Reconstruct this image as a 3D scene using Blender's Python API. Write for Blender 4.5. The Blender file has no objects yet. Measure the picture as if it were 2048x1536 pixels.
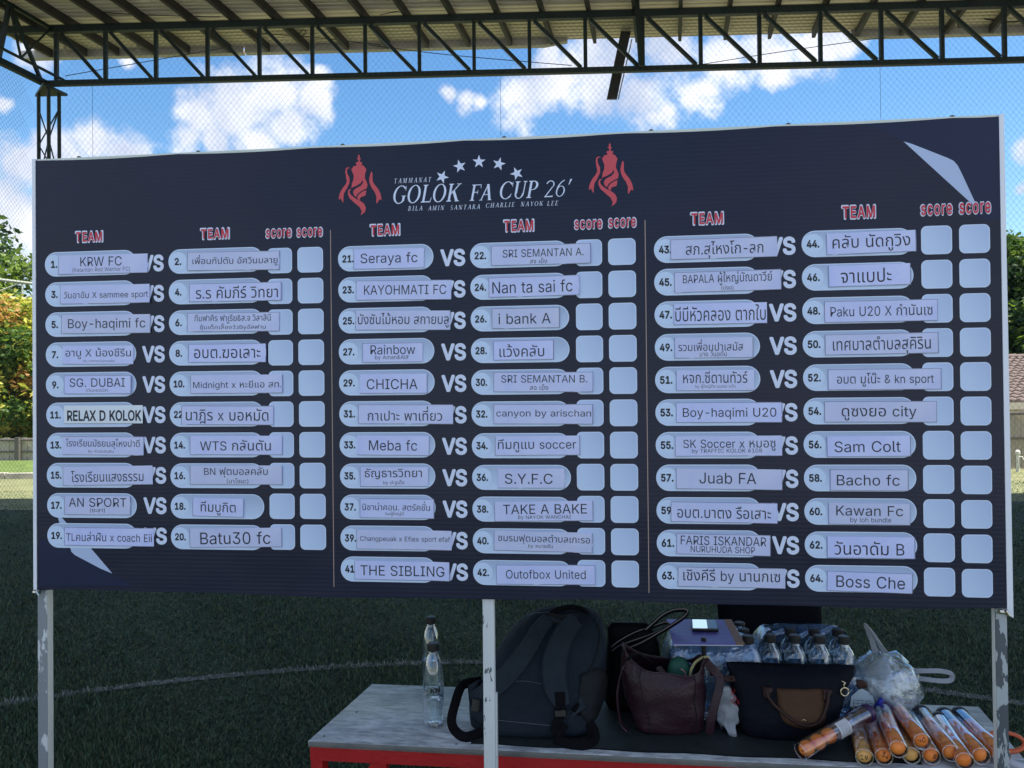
import bpy, bmesh, math, random
import numpy as np
from mathutils import Vector, Matrix, noise
from mathutils.bvhtree import BVHTree
SC = bpy.context.scene
COL = SC.collection
R_ = math.radians
rnd = random.Random(7)

# ---------------------------------------------------------------- camera
FPX = 1536.0                     # focal length in pixels of a 2048 px wide picture
CAM = Vector((0, 0, 1.65))
_t = math.atan(16 / FPX)
_F = Vector((0, math.cos(_t), math.sin(_t)))
_R = Vector((1, 0, -0.010)); _R = (_R - _F * _R.dot(_F)).normalized()
_U = _R.cross(_F)
cam = bpy.data.cameras.new('camera'); camo = bpy.data.objects.new('camera', cam); COL.objects.link(camo)
m = Matrix((_R, _U, -_F)).transposed().to_4x4(); m.translation = CAM
camo.matrix_world = m
cam.lens = 27; cam.sensor_width = 36; cam.clip_end = 2000; cam.clip_start = 0.05
SC.camera = camo

# ---------------------------------------------------------------- world, sun, exposure
SUN_EL, SUN_AZ = R_(64), R_(97)      # azimuth clockwise from +Y
SKY_STRENGTH, SUN_STRENGTH, EXPOSURE = 0.12, 4.4, 1.36
SC.view_settings.view_transform = 'Standard'; SC.view_settings.look = 'None'
SC.view_settings.exposure = EXPOSURE; SC.view_settings.gamma = 1
SC.view_settings.use_curve_mapping = False
SC.cycles.max_bounces = 10; SC.cycles.transparent_max_bounces = 24; SC.cycles.transmission_bounces = 8
SC.cycles.diffuse_bounces = 4; SC.cycles.caustics_refractive = False; SC.cycles.caustics_reflective = False
SC.cycles.use_denoising = True

def ray(px, py):
    return _F + _R * ((px - 1024) / FPX) + _U * ((768 - py) / FPX)
def P(px, py, Y):
    d = ray(px, py); return CAM + d * (Y / d.y)
def PZ(px, py, z):
    d = ray(px, py); return CAM + d * ((z - CAM.z) / d.z)

class NT:
    def __init__(s, tree): s.t = tree
    def n(s, typ, **kw):
        nd = s.t.nodes.new(typ)
        for k, v in kw.items():
            if k.startswith('i_'):
                nd.inputs[int(k[2:]) if k[2:].isdigit() else k[2:].replace('_', ' ')].default_value = v
            else: setattr(nd, k, v)
        return nd
    def l(s, a, b): s.t.links.new(a, b)
    def math(s, op, a, b=None, c=None, clamp=False):
        nd = s.t.nodes.new('ShaderNodeMath'); nd.operation = op; nd.use_clamp = clamp
        for i, v in enumerate((a, b, c)):
            if v is None: continue
            if isinstance(v, (int, float)): nd.inputs[i].default_value = v
            else: s.l(v, nd.inputs[i])
        return nd.outputs[0]
    def ramp(s, v, stops):
        nd = s.t.nodes.new('ShaderNodeValToRGB'); e = nd.color_ramp.elements
        while len(e) < len(stops): e.new(0.5)
        for el, (p, c) in zip(e, stops):
            el.position = p; el.color = (c, c, c, 1) if isinstance(c, (int, float)) else (*c, 1)
        s.l(v, nd.inputs[0]); return nd.outputs[0]
    def mix(s, f, a, b):
        nd = s.t.nodes.new('ShaderNodeMix'); nd.data_type = 'RGBA'
        for i, v in ((0, f), (6, a), (7, b)):
            if isinstance(v, (int, float)): nd.inputs[i].default_value = v
            elif isinstance(v, tuple): nd.inputs[i].default_value = (*v, 1)
            else: s.l(v, nd.inputs[i])
        return nd.outputs[2]

w = bpy.data.worlds.new('World'); SC.world = w; w.use_nodes = True
N = NT(w.node_tree); w.node_tree.nodes.clear()
sky = N.n('ShaderNodeTexSky', sky_type='NISHITA', sun_disc=False, sun_elevation=SUN_EL, sun_rotation=SUN_AZ,
          altitude=300, air_density=1.25, dust_density=0.3, ozone_density=3.0)
tc = N.n('ShaderNodeTexCoord'); D = tc.outputs['Generated']
blobs = [(545,175,62),(470,205,62),(400,232,40),(625,200,46),(580,255,46),(520,290,40),(640,165,25),
 (185,262,42),(120,300,50),(245,295,40),(50,330,55),(20,400,70),(45,460,50),(15,520,60),
 (375,285,36),(430,290,32),(935,200,24),(900,190,18),(960,205,18),
 (1050,185,62),(1120,150,66),(1210,160,70),(1290,190,66),(1385,180,62),(1250,90,60),(1340,100,70),(1430,120,60),
 (1540,80,66),(1630,75,60),(1560,130,40),(1690,60,40),(1110,100,32),(1330,225,36),
 (2045,300,26),(262,112,18),(90,90,34),(12,195,16),(1390,330,14),(2040,385,12)]
nz = N.n('ShaderNodeTexNoise', i_Scale=3.2, i_Detail=9.0, i_Roughness=0.55); N.l(D, nz.inputs['Vector'])
nzc = N.n('ShaderNodeVectorMath', operation='SUBTRACT'); N.l(nz.outputs['Color'], nzc.inputs[0]); nzc.inputs[1].default_value = (.5, .5, .5)
nzm = N.n('ShaderNodeVectorMath', operation='SCALE'); N.l(nzc.outputs[0], nzm.inputs[0]); nzm.inputs[3].default_value = 0.05
wd = N.n('ShaderNodeVectorMath', operation='ADD'); N.l(D, wd.inputs[0]); N.l(nzm.outputs[0], wd.inputs[1])
cur = None
for bx_, by_, br in blobs:
    c = ray(bx_, by_).normalized()
    dn = N.n('ShaderNodeVectorMath', operation='DISTANCE'); N.l(wd.outputs[0], dn.inputs[0]); dn.inputs[1].default_value = c
    v = N.math('MULTIPLY_ADD', dn.outputs['Value'], -FPX / (br * 1.0) * 0.8, 1.0)
    cur = v if cur is None else N.math('SMOOTH_MAX', cur, v, 0.25)
cur = N.math('MAXIMUM', cur, -0.6)
# out-of-view sky: the same kind of cumulus, coverage raised to brighten the board
lo = N.n('ShaderNodeTexNoise', i_Scale=2.1, i_Detail=3.0); N.l(D, lo.inputs['Vector'])
gen = N.math('MULTIPLY_ADD', lo.outputs['Fac'], 7.0, -3.2)
front = N.n('ShaderNodeVectorMath', operation='DOT_PRODUCT'); N.l(D, front.inputs[0]); front.inputs[1].default_value = _F
fm = N.n('ShaderNodeMapRange', i_1=0.62, i_2=0.78, i_3=0.0, i_4=-3.0); N.l(front.outputs['Value'], fm.inputs[0])
gen = N.math('ADD', gen, fm.outputs[0])
cov = N.math('MAXIMUM', cur, gen)
n2 = N.n('ShaderNodeTexNoise', i_Scale=17.0, i_Detail=10.0, i_Roughness=0.62); N.l(wd.outputs[0], n2.inputs['Vector'])
cov2 = N.math('ADD', cov, N.math('MULTIPLY_ADD', n2.outputs['Fac'], 2.4, -1.2))
mask = N.n('ShaderNodeMapRange', interpolation_type='SMOOTHSTEP', i_1=0.08, i_2=0.72); N.l(cov2, mask.inputs[0])
n3 = N.n('ShaderNodeTexNoise', i_Scale=11.0, i_Detail=6.0); N.l(wd.outputs[0], n3.inputs['Vector'])
cb = N.ramp(n3.outputs['Fac'], [(0.36, (2.1, 2.4, 3.1)), (0.62, (3.7, 3.8, 4.1))])
hs = N.n('ShaderNodeHueSaturation'); hs.inputs['Saturation'].default_value = 1.24; hs.inputs['Value'].default_value = 0.64
N.l(sky.outputs[0], hs.inputs['Color'])
colr = N.mix(mask.outputs[0], hs.outputs[0], cb)
bg = N.n('ShaderNodeBackground', i_Strength=SKY_STRENGTH); N.l(colr, bg.inputs['Color'])
wo = N.n('ShaderNodeOutputWorld'); N.l(bg.outputs[0], wo.inputs[0])

sun = bpy.data.lights.new('sun', 'SUN'); sun.energy = SUN_STRENGTH; sun.angle = R_(0.5); sun.color = (1.0, 0.94, 0.84)
so = bpy.data.objects.new('sun', sun); COL.objects.link(so)
sd = Vector((math.sin(SUN_AZ) * math.cos(SUN_EL), math.cos(SUN_AZ) * math.cos(SUN_EL), math.sin(SUN_EL)))
so.rotation_euler = sd.to_track_quat('Z', 'Y').to_euler(); so.location = (6, 0, 12)

# ---------------------------------------------------------------- materials
MATS = {}
def mat(name, col, rough=0.6, col2=None, nscale=8.0, lo=0.35, hi=0.65, bump=0.0, bscale=60.0, metal=0.0, spec=0.5,
        detail=6.0, stretch=None, coat=0.0, sheen=0.0, trans=0.0, ior=1.45, subsurf=0.0):
    if name in MATS: return MATS[name]
    mt = bpy.data.materials.new(name); mt.use_nodes = True; N = NT(mt.node_tree)
    b = mt.node_tree.nodes['Principled BSDF']
    b.inputs['Base Color'].default_value = (*col, 1); b.inputs['Roughness'].default_value = rough
    b.inputs['Metallic'].default_value = metal; b.inputs['Specular IOR Level'].default_value = spec
    b.inputs['Coat Weight'].default_value = coat; b.inputs['Sheen Weight'].default_value = sheen
    b.inputs['Transmission Weight'].default_value = trans; b.inputs['IOR'].default_value = ior
    tc = N.n('ShaderNodeTexCoord'); vec = tc.outputs['Object']
    if stretch:
        mp = N.n('ShaderNodeMapping'); mp.inputs['Scale'].default_value = stretch; N.l(vec, mp.inputs[0]); vec = mp.outputs[0]
    if col2:
        nz = N.n('ShaderNodeTexNoise', i_Scale=nscale, i_Detail=detail, i_Roughness=0.6); N.l(vec, nz.inputs['Vector'])
        N.l(N.ramp(nz.outputs['Fac'], [(lo, col), (hi, col2)]), b.inputs['Base Color'])
    if bump:
        n2 = N.n('ShaderNodeTexNoise', i_Scale=bscale, i_Detail=5.0); N.l(vec, n2.inputs['Vector'])
        bp_ = N.n('ShaderNodeBump', i_Strength=min(1.0, bump), i_Distance=0.01); N.l(n2.outputs['Fac'], bp_.inputs['Height'])
        N.l(bp_.outputs[0], b.inputs['Normal'])
    mt['b'] = 1
    MATS[name] = mt; return mt

# ---------------------------------------------------------------- object helpers
PM = {}          # world matrices of parents
def tag(o, label=None, cat=None, group=None, kind=None):
    for k, v in (('label', label), ('category', cat), ('group', group), ('kind', kind)):
        if v: o[k] = v
    return o
def empty(name, loc, rz=0.0, label=None, cat=None, group=None):
    o = bpy.data.objects.new(name, None); COL.objects.link(o); o.empty_display_size = 0.1
    o.location = loc; o.rotation_euler = (0, 0, rz)
    PM[o] = Matrix.Translation(Vector(loc)) @ Matrix.Rotation(rz, 4, 'Z')
    return tag(o, label, cat, group)
def mesh(name, verts, faces, mats, fm=None, smooth=False):
    me = bpy.data.meshes.new(name); me.from_pydata([tuple(v) for v in verts], [], faces)
    for mt in (mats if isinstance(mats, (list, tuple)) else [mats]): me.materials.append(mt)
    if fm: me.polygons.foreach_set('material_index', fm)
    if smooth: me.polygons.foreach_set('use_smooth', [True] * len(me.polygons))
    me.update(); return me
def link(name, me, parent=None, loc=None, rot=None):
    o = bpy.data.objects.new(name, me); COL.objects.link(o)
    if parent is not None: o.parent = parent
    if loc is not None: o.location = loc
    if rot is not None: o.rotation_euler = rot
    pm = PM.get(parent, Matrix.Identity(4)) if parent is not None else Matrix.Identity(4)
    PM[o] = pm @ o.matrix_basis if (loc is not None or rot is not None) else pm
    return o
def obj(name, verts, faces, mats, parent=None, world=False, fm=None, smooth=False, origin=None):
    """world=True: verts are world coordinates, re-expressed in the parent's frame"""
    vs = [Vector(v) for v in verts]
    if world and parent is not None:
        inv = PM[parent].inverted(); vs = [inv @ v for v in vs]
    loc = None
    if parent is None:
        if origin is None:
            xs = [v.x for v in vs]; ys = [v.y for v in vs]
            origin = Vector(((min(xs) + max(xs)) / 2, (min(ys) + max(ys)) / 2, min(v.z for v in vs)))
        loc = Vector(origin); vs = [v - loc for v in vs]
    else:
        c = sum(vs, Vector()) / len(vs); loc = c; vs = [v - c for v in vs]
    return link(name, mesh(name, vs, faces, mats, fm, smooth), parent, loc)

class G:
    """collects geometry"""
    def __init__(s): s.v = []; s.f = []; s.m = []
    def add(s, v, f, mi=0):
        b = len(s.v); s.v += [Vector(x) for x in v]; s.f += [tuple(b + i for i in q) for q in f]; s.m += [mi] * len(f); return s
    def box(s, a, b, mi=0):
        x0, y0, z0 = a; x1, y1, z1 = b
        return s.add([(x0,y0,z0),(x1,y0,z0),(x1,y1,z0),(x0,y1,z0),(x0,y0,z1),(x1,y0,z1),(x1,y1,z1),(x0,y1,z1)],
              [(0,3,2,1),(4,5,6,7),(0,1,5,4),(1,2,6,5),(2,3,7,6),(3,0,4,7)], mi)
    def beam(s, p, q, w_, h, mi=0, up=Vector((0, 0, 1))):
        p = Vector(p); q = Vector(q); d = (q - p).normalized()
        sx = d.cross(up)
        if sx.length < 1e-3: sx = d.cross(Vector((0, 1, 0)))
        sx.normalize(); uz = sx.cross(d)
        vs = [c + sx * a * w_ / 2 + uz * b * h / 2 for c in (p, q) for a, b in ((-1,-1),(1,-1),(1,1),(-1,1))]
        return s.add(vs, [(0,1,2,3),(7,6,5,4),(0,4,5,1),(1,5,6,2),(2,6,7,3),(3,7,4,0)], mi)
    def tube(s, pts, r, n=8, mi=0, cap=True, flat=1.0):
        pts = [Vector(p) for p in pts]; k = len(pts)
        rr = r if isinstance(r, (list, tuple)) else [r] * k
        base = []; up = None
        for i, p in enumerate(pts):
            d = (pts[min(i + 1, k - 1)] - pts[max(i - 1, 0)]).normalized()
            if up is None:
                up = Vector((0, 0, 1)) if abs(d.z) < 0.9 else Vector((0, 1, 0))
            x = d.cross(up).normalized(); up = x.cross(d).normalized()
            base += [p + x * math.cos(a) * rr[i] + up * math.sin(a) * rr[i] * flat for a in [2 * math.pi * j / n for j in range(n)]]
        fs = [(i * n + j, i * n + (j + 1) % n, (i + 1) * n + (j + 1) % n, (i + 1) * n + j) for i in range(k - 1) for j in range(n)]
        if cap: fs += [tuple(reversed(range(n))), tuple((k - 1) * n + j for j in range(n))]
        return s.add(base, fs, mi)
    def loft(s, rings, mi=0, cap=True, closed=True):
        n = len(rings[0]); v = [p for r in rings for p in r]
        m_ = n if closed else n - 1
        fs = [(i * n + j, i * n + (j + 1) % n, (i + 1) * n + (j + 1) % n, (i + 1) * n + j) for i in range(len(rings) - 1) for j in range(m_)]
        if cap: fs += [tuple(reversed(range(n))), tuple((len(rings) - 1) * n + j for j in range(n))]
        return s.add(v, fs, mi)
    def lathe(s, prof, n=24, mi=0, c=(0, 0, 0), cap=True):
        return s.loft([[Vector((c[0] + r * math.cos(2*math.pi*j/n), c[1] + r * math.sin(2*math.pi*j/n), c[2] + z)) for j in range(n)] for r, z in prof], mi, cap)
    def xf(s, M): s.v = [M @ v for v in s.v]; return s
    def obj(s, name, mats, parent=None, world=False, smooth=False, origin=None):
        return obj(name, s.v, s.f, mats, parent, world, s.m, smooth, origin)
    def mesh(s, name, mats, smooth=False): return mesh(name, s.v, s.f, mats, s.m, smooth)

def spline(pts, k=6):
    pts = [Vector(p) for p in pts]; out = []
    for i in range(len(pts) - 1):
        p0 = pts[max(i - 1, 0)]; p1 = pts[i]; p2 = pts[i + 1]; p3 = pts[min(i + 2, len(pts) - 1)]
        for j in range(k):
            t = j / k
            out.append(0.5 * ((2*p1) + (p2 - p0)*t + (2*p0 - 5*p1 + 4*p2 - p3)*t*t + (3*p1 - p0 - 3*p2 + p3)*t**3))
    return out + [pts[-1]]
def auto_smooth(o, ang=40):
    me = o.data
    me.polygons.foreach_set('use_smooth', [True] * len(me.polygons))
    me.set_sharp_from_angle(angle=R_(ang))
    return o
def bevel(o, w_=0.003, seg=2):
    bm = bmesh.new(); bm.from_mesh(o.data)
    bmesh.ops.bevel(bm, geom=[e for e in bm.edges], offset=w_, segments=seg, affect='EDGES', profile=0.6)
    bm.to_mesh(o.data); bm.free(); return auto_smooth(o, 50)

# ---------------------------------------------------------------- ground
m_turf = bpy.data.materials.new('turf'); m_turf.use_nodes = True; N = NT(m_turf.node_tree); b = m_turf.node_tree.nodes['Principled BSDF']
tc = N.n('ShaderNodeTexCoord')
a1 = N.n('ShaderNodeTexNoise', i_Scale=0.9, i_Detail=5.0); N.l(tc.outputs['Object'], a1.inputs['Vector'])
mp = N.n('ShaderNodeMapping'); mp.inputs['Scale'].default_value = (1, 1.0, 1); N.l(tc.outputs['Object'], mp.inputs[0])
a2 = N.n('ShaderNodeTexNoise', i_Scale=38.0, i_Detail=6.0, i_Roughness=0.75); N.l(mp.outputs[0], a2.inputs['Vector'])
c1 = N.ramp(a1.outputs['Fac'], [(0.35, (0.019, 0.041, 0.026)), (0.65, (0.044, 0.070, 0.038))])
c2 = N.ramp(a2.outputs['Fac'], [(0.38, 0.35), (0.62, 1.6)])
mul = N.n('ShaderNodeMix', data_type='RGBA', blend_type='MULTIPLY'); mul.inputs[0].default_value = 1; N.l(c1, mul.inputs[6]); N.l(c2, mul.inputs[7])
N.l(mul.outputs[2], b.inputs['Base Color']); b.inputs['Roughness'].default_value = 0.75; b.inputs['Specular IOR Level'].default_value = 0.25
bu = N.n('ShaderNodeBump', i_Strength=1.0, i_Distance=0.03); N.l(a2.outputs['Fac'], bu.inputs['Height']); N.l(bu.outputs[0], b.inputs['Normal'])
o = obj('ground', [(-400,-400,-.02),(400,-400,-.02),(400,600,-.02),(-400,600,-.02)], [(0,1,2,3)],
        mat('lawn', (0.15, 0.16, 0.09), 0.9, (0.23, 0.22, 0.14), 2.5, bump=1, bscale=25), origin=(0, 0, -.02)); tag(o, kind='structure')
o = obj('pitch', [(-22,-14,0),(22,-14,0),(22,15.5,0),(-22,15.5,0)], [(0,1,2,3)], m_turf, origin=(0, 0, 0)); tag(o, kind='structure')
o = obj('bounce_slab', [(-40,-40,.005),(40,-40,.005),(40,-6,.005),(-40,-6,.005)], [(0,1,2,3)], mat('bounce_slab', (.36, .37, .39), .85, (.44, .45, .47), 1.5, bump=.3), origin=(0, 0, .005)); tag(o, kind='structure')  # unseen pale ground added behind the camera to bounce light forward

# circle line on the pitch
LC = Vector((-0.19, -1.37, 0)); LR = 6.08; LW = 0.036
g = G(); nn = 160; rings = []
for rr_ in (LR - LW, LR + LW):
    rings.append([LC + Vector((rr_ * math.cos(2*math.pi*j/nn), rr_ * math.sin(2*math.pi*j/nn), 0.005)) for j in range(nn)])
g.loft(rings, cap=False)
m_line = bpy.data.materials.new('line_turf'); m_line.use_nodes = True; N = NT(m_line.node_tree); b = m_line.node_tree.nodes['Principled BSDF']
tc = N.n('ShaderNodeTexCoord'); a2 = N.n('ShaderNodeTexNoise', i_Scale=55.0, i_Detail=6.0, i_Roughness=0.8); N.l(tc.outputs['Object'], a2.inputs['Vector'])
N.l(N.ramp(a2.outputs['Fac'], [(0.42, (0.025, 0.035, 0.03)), (0.64, (0.17, 0.18, 0.18))]), b.inputs['Base Color']); b.inputs['Roughness'].default_value = 0.9
o = obj('sunlit_turf', [(-22,11.35,.004),(22,10.9,.004),(22,15.5,.004),(-22,15.5,.004)], [(0,1,2,3)], mat('turf_painted_sunlit', (.10, .12, .05), .9, (.22, .22, .11), 1.6, lo=.25, hi=.75, bump=1, bscale=40, stretch=(.4, 1.6, 1)), origin=(0, 0, .004)); tag(o, kind='structure')  # sunlight painted in: paler turf colour from the roof's shadow edge outward
tag(g.obj('pitch_marking', m_line, origin=(0, 0, 0)), kind='structure')

# artificial grass fibres where the camera can tell them apart
def fibres():
    rs = np.random.RandomState(3); n = 330000
    Y = 1.0 / (1/13.5 + rs.rand(n) * (1/2.6 - 1/13.5))
    X = (rs.rand(n) * 2 - 1) * (0.72 * Y + 0.6)
    h = 0.012 + 0.022 * rs.rand(n) * (0.6 + 0.4 * np.sin(X * 3.1 + Y * 2.3)); wd = (0.0022 + 0.0022 * rs.rand(n)) * (0.6 + Y / 7)
    a = rs.rand(n) * math.pi * 2; lean = rs.rand(n) * 0.022; la = rs.rand(n) * 6.283
    v = np.zeros((n, 3, 3), np.float32)
    v[:, 0] = np.c_[X - np.cos(a) * wd, Y - np.sin(a) * wd, np.full(n, -.001)]
    v[:, 1] = np.c_[X + np.cos(a) * wd, Y + np.sin(a) * wd, np.full(n, -.001)]
    v[:, 2] = np.c_[X + np.cos(la) * lean, Y + np.sin(la) * lean, h]
    rr = np.hypot(X - LC.x, Y - LC.y); on = np.abs(rr - LR) < LW
    mi = np.where(on & (rs.rand(n) < 0.5), 3, rs.choice(3, n, p=[.45, .4, .15])).astype(np.int32)
    me = bpy.data.meshes.new('turf_fibres')
    me.vertices.add(n * 3); me.vertices.foreach_set('co', v.ravel())
    me.loops.add(n * 3); me.loops.foreach_set('vertex_index', np.arange(n * 3, dtype=np.int32))
    me.polygons.add(n); me.polygons.foreach_set('loop_start', np.arange(0, n * 3, 3, dtype=np.int32))
    me.polygons.foreach_set('material_index', mi); me.update(); me.validate()
    for mt in (mat('fibre_dark', (0.021, 0.044, 0.025), 0.6), mat('fibre_green', (0.062, 0.118, 0.058), 0.55),
               mat('fibre_olive', (0.11, 0.12, 0.065), 0.6), mat('fibre_white', (0.30, 0.32, 0.31), 0.7)): me.materials.append(mt)
    tag(link('turf_fibres', me), kind='stuff')
fibres()

# ---------------------------------------------------------------- canopy
m_steel = mat('green_black_steel', (0.006, 0.015, 0.015), 0.5, (0.012, 0.024, 0.022), 6, bump=.2)
m_purlin = mat('purlin_paint', (0.035, 0.032, 0.036), 0.6, (0.05, 0.045, 0.045), 5)
m_sheet = mat('roof_sheet', (0.84, 0.72, 0.62), 0.45, (0.90, 0.79, 0.68), 1.3, bump=.2, bscale=12)
m_gutter = mat('gutter', (0.42, 0.40, 0.38), 0.5, (0.52, 0.48, 0.45), 3)
m_wire = mat('wire', (0.03, 0.03, 0.035), 0.5)
CX, CY = P(100, 163, 11.0).x, 11.0
TA = math.tan(R_(2.0))
def ty(x, base=11.0): return base - (x - CX) * TA
def on_truss(px, z, base=11.0):      # point of the truss line seen at column px
    d = ray(px, 400); k = d.x / d.y      # x = k*y, y = base-(x-CX)*TA
    y = (base + CX * TA) / (1 + k * TA); return Vector((k * y, y, z))
ZB, ZT = 6.15, 6.93
canopy = empty('canopy', (CX, CY, 0), 0, 'open steel canopy with ribbed roof sheets and lattice truss over the pitch', 'canopy')
DIR = Vector((math.sin(R_(11.6)), math.cos(R_(11.6)), 0))
ZR = 7.09                                  # underside of the sheets
truss = empty('front_truss', (CX, CY, ZB)); truss.parent = canopy; truss.location = (0, 0, ZB); PM[truss] = PM[canopy] @ Matrix.Translation((0, 0, ZB))
XR = 17.0
L = lambda x, z: Vector((x, ty(x), z))
G().beam(L(CX - .06, ZB), L(XR, ZB), .07, .072).obj('bottom_chord', m_steel, truss, True)
G().beam(L(CX - 1.6, ZT), L(XR, ZT), .08, .10).obj('top_chord', m_steel, truss, True)
vp = [114, 212.6, 313.7, 417, 521, 627, 733, 841.5, 951, 1062, 1174, 1289, 1405, 1523, 1645, 1767, 1889, 2014]
while vp[-1] < 3200: vp.append(vp[-1] + 126)
for i, px in enumerate(vp):
    a = on_truss(px, ZB + .045); t_ = Vector((a.x, a.y, ZT - .06))
    G().beam(a, t_, .05, .05).obj('truss_upright', m_steel, truss, True)
    if i + 1 < len(vp):
        c = on_truss(vp[i + 1] - 9, ZB + .045); t2 = Vector((a.x + .07, ty(a.x + .07), ZT - .06))
        G().beam(t2 + Vector((0, .002, 0)), c + Vector((0, .002, 0)), .045, .048).obj('truss_diagonal', m_steel, truss, True)
# column with three legs
cols = [on_truss(78, 0, 11.1), on_truss(98, 0, 10.86), on_truss(119, 0, 11.1)]
colE = empty('column', (0, 0, 0)); colE.parent = canopy; PM[colE] = PM[canopy]
for p in cols: G().tube([p, p + Vector((0, 0, ZB - .12))], .026, 8).obj('column_leg', m_steel, colE, True)
for a, b_, ph in ((0, 1, 0), (1, 2, 1), (2, 0, 0)):
    z = 0.1; k = ph; g = G()
    while z < ZB - .6:
        p, q = (cols[a], cols[b_]) if k % 2 else (cols[b_], cols[a])
        g.beam(p + Vector((0, 0, z)), q + Vector((0, 0, z + .52)), .014, .014)
        if k % 3 == 0: g.beam(cols[a] + Vector((0, 0, z)), cols[b_] + Vector((0, 0, z)), .014, .014)
        z += .52; k += 1
    g.obj('lacing', m_steel, colE, True)
g = G(); cz = ZB - .12
ct = [cols[0] + Vector((-.09, .06, 0)), cols[1] + Vector((0, -.13, 0)), cols[2] + Vector((.09, .06, 0))]
g.loft([[p + Vector((0, 0, cz)) for p in ct], [p + Vector((0, 0, cz + .035)) for p in ct]]); g.obj('cap_plate', m_steel, colE, True)
# side truss running back over the camera's left
side = empty('side_truss', (0, 0, 0)); side.parent = canopy; PM[side] = PM[canopy]
S0 = L(CX - .1, 0)
def sp(s, z, off=0.0): return S0 - DIR * s + Vector((off, 0, z))
G().beam(sp(-.05, ZB + .02), sp(11, ZB + .02), .075, .085).obj('bottom_chord', m_steel, side, True)
G().beam(sp(0, ZB + .05, .3), sp(11, ZB + .05, .3), .03, .03).obj('thin_chord', m_steel, side, True)
G().beam(sp(-.05, ZT, .15), sp(11, ZT, .15), .04, .05).obj('top_chord', m_steel, side, True)
s = .75; k = 0
while s < 10.5:
    G().beam(sp(s, ZB + .05), sp(s, ZT, .15), .05, .05).obj('truss_upright', m_steel, side, True)
    G().beam(sp(s, ZB + .05, .3), sp(s, ZT, .15), .025, .025).obj('truss_brace', m_steel, side, True)
    G().beam(sp(s, ZT, .15), sp(s - .7, ZB + .05, 0), .045, .045).obj('truss_diagonal', m_steel, side, True)
    G().beam(sp(s, ZB + .05, .3), sp(s - .7, ZT, .15), .02, .02).obj('truss_brace', m_steel, side, True)
    s += .8
# roof sheets, ribbed across
EDGE0 = 11.97
def ey(x, base=EDGE0): return base - (x + 5.9) * TA
ax = PZ(-118, 0, ZR); x_left = lambda y: ax.x + (y - ax.y) * DIR.x / DIR.y
g0 = 1.3; n_sheet = 14
for i in range(n_sheet):
    y0 = g0 + i * (10.75) / n_sheet; y1 = g0 + (i + 1) * 10.75 / n_sheet + .03
    prof = []; k = 0; y = y0
    pitch_ = .095
    nr = int((y1 - y0) / pitch_ + .5); pitch_ = (y1 - y0) / nr
    for r in range(nr):
        yy = y0 + r * pitch_
        prof += [(yy, 0), (yy + pitch_ * .45, 0), (yy + pitch_ * .6, .022), (yy + pitch_ * .85, .022)]
    prof.append((y1, 0))
    vs = []
    for yy, zz in prof:
        y_l = yy + (EDGE0 - 12.05) + .05
        xl = x_left(y_l) ; 
        for xx in (xl, 17.0):
            wob = .008 * math.sin(yy * 2)
            vs.append((xx, y_l - (xx + 5.9) * TA, ZR + zz + .004 * (i % 2) + wob))
    fs = [(2*q, 2*q+1, 2*q+3, 2*q+2) for q in range(len(prof) - 1)]
    o = obj('roof_sheet', vs, fs, m_sheet, canopy, True)
    md = o.modifiers.new('s', 'SOLIDIFY'); md.thickness = .002; md.offset = 1
# purlins
pl = [-112, -27, 51, 140, 222, 321, 413, 506, 600, 696, 787, 883, 979, 1074, 1171, 1266, 1362, 1463, 1561, 1658, 1754, 1850, 1946, 2042]
while pl[-1] < 2700: pl.append(pl[-1] + 97)
for px in pl:
    a = PZ(px, 0, ZR - .13)
    # end at the eaves, start behind the camera
    t1 = (ey(a.x) - .03 - a.y) / DIR.y; q = a + DIR * t1; t1 = (ey(q.x) - .03 - a.y) / DIR.y; q = a + DIR * t1
    p = a - DIR * ((a.y - 1.35) / DIR.y)
    G().beam(p + Vector((0, 0, .065)), q + Vector((0, 0, .065)), .05, .122).obj('purlin', m_purlin, canopy, True)
# gutter in three runs, one of them hanging loose
def gut(pa, pb, w0=0.0):
    xa = P(pa, 90, ey(0)).x; xb = P(pb, 90, ey(0)).x
    A_ = Vector((xa, ey(xa), 0)); B_ = Vector((xb, ey(xb), 0)); g = G()
    n = (B_ - A_).normalized().cross(Vector((0, 0, 1)))
    ring = lambda c, dz: [c + n * a + Vector((0, 0, b + dz)) for a, b in ((0, 7.10), (0, 6.975), (-.10, 6.975), (-.12, 7.08), (-.115, 7.08), (-.095, 6.983), (-.005, 6.983), (-.005, 7.10))]
    g.loft([ring(A_, 0), ring(A_.lerp(B_, .93), 0), ring(B_, w0)]); g.obj('gutter', m_gutter, canopy, True)
gut(20, 480); gut(483, 1135, .06); gut(1692, 2500)
for px in (122, 202, 272, 356):
    x = P(px, 90, ey(0)).x; G().box((x - .02, ey(x) - .135, 6.99), (x + .02, ey(x) - .122, 7.085)).obj('gutter_bracket', mat('bracket', (.45, .42, .4), .5), canopy, True)
a = P(1252, 62, 11.5); b_ = P(1224, 197, 11.3)
g = G(); dx = Vector((.075, 0, 0))
g.add([a - dx, a + dx, b_ + dx, b_ - dx] + [p + Vector((0, .05, 0)) for p in (a - dx, a + dx, b_ + dx, b_ - dx)],
      [(0,1,2,3),(7,6,5,4),(0,4,5,1),(1,5,6,2),(2,6,7,3),(3,7,4,0)])
g.add([a + dx + Vector((.012, .05, -.1)), a + dx + Vector((.03, .05, -.1)), b_ + dx + Vector((.03, .05, 0)), b_ + dx + Vector((.012, .05, 0))], [(0, 1, 2, 3)], 1)
g.obj('hanging_gutter_length', [m_purlin, m_gutter], canopy, True)
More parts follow.
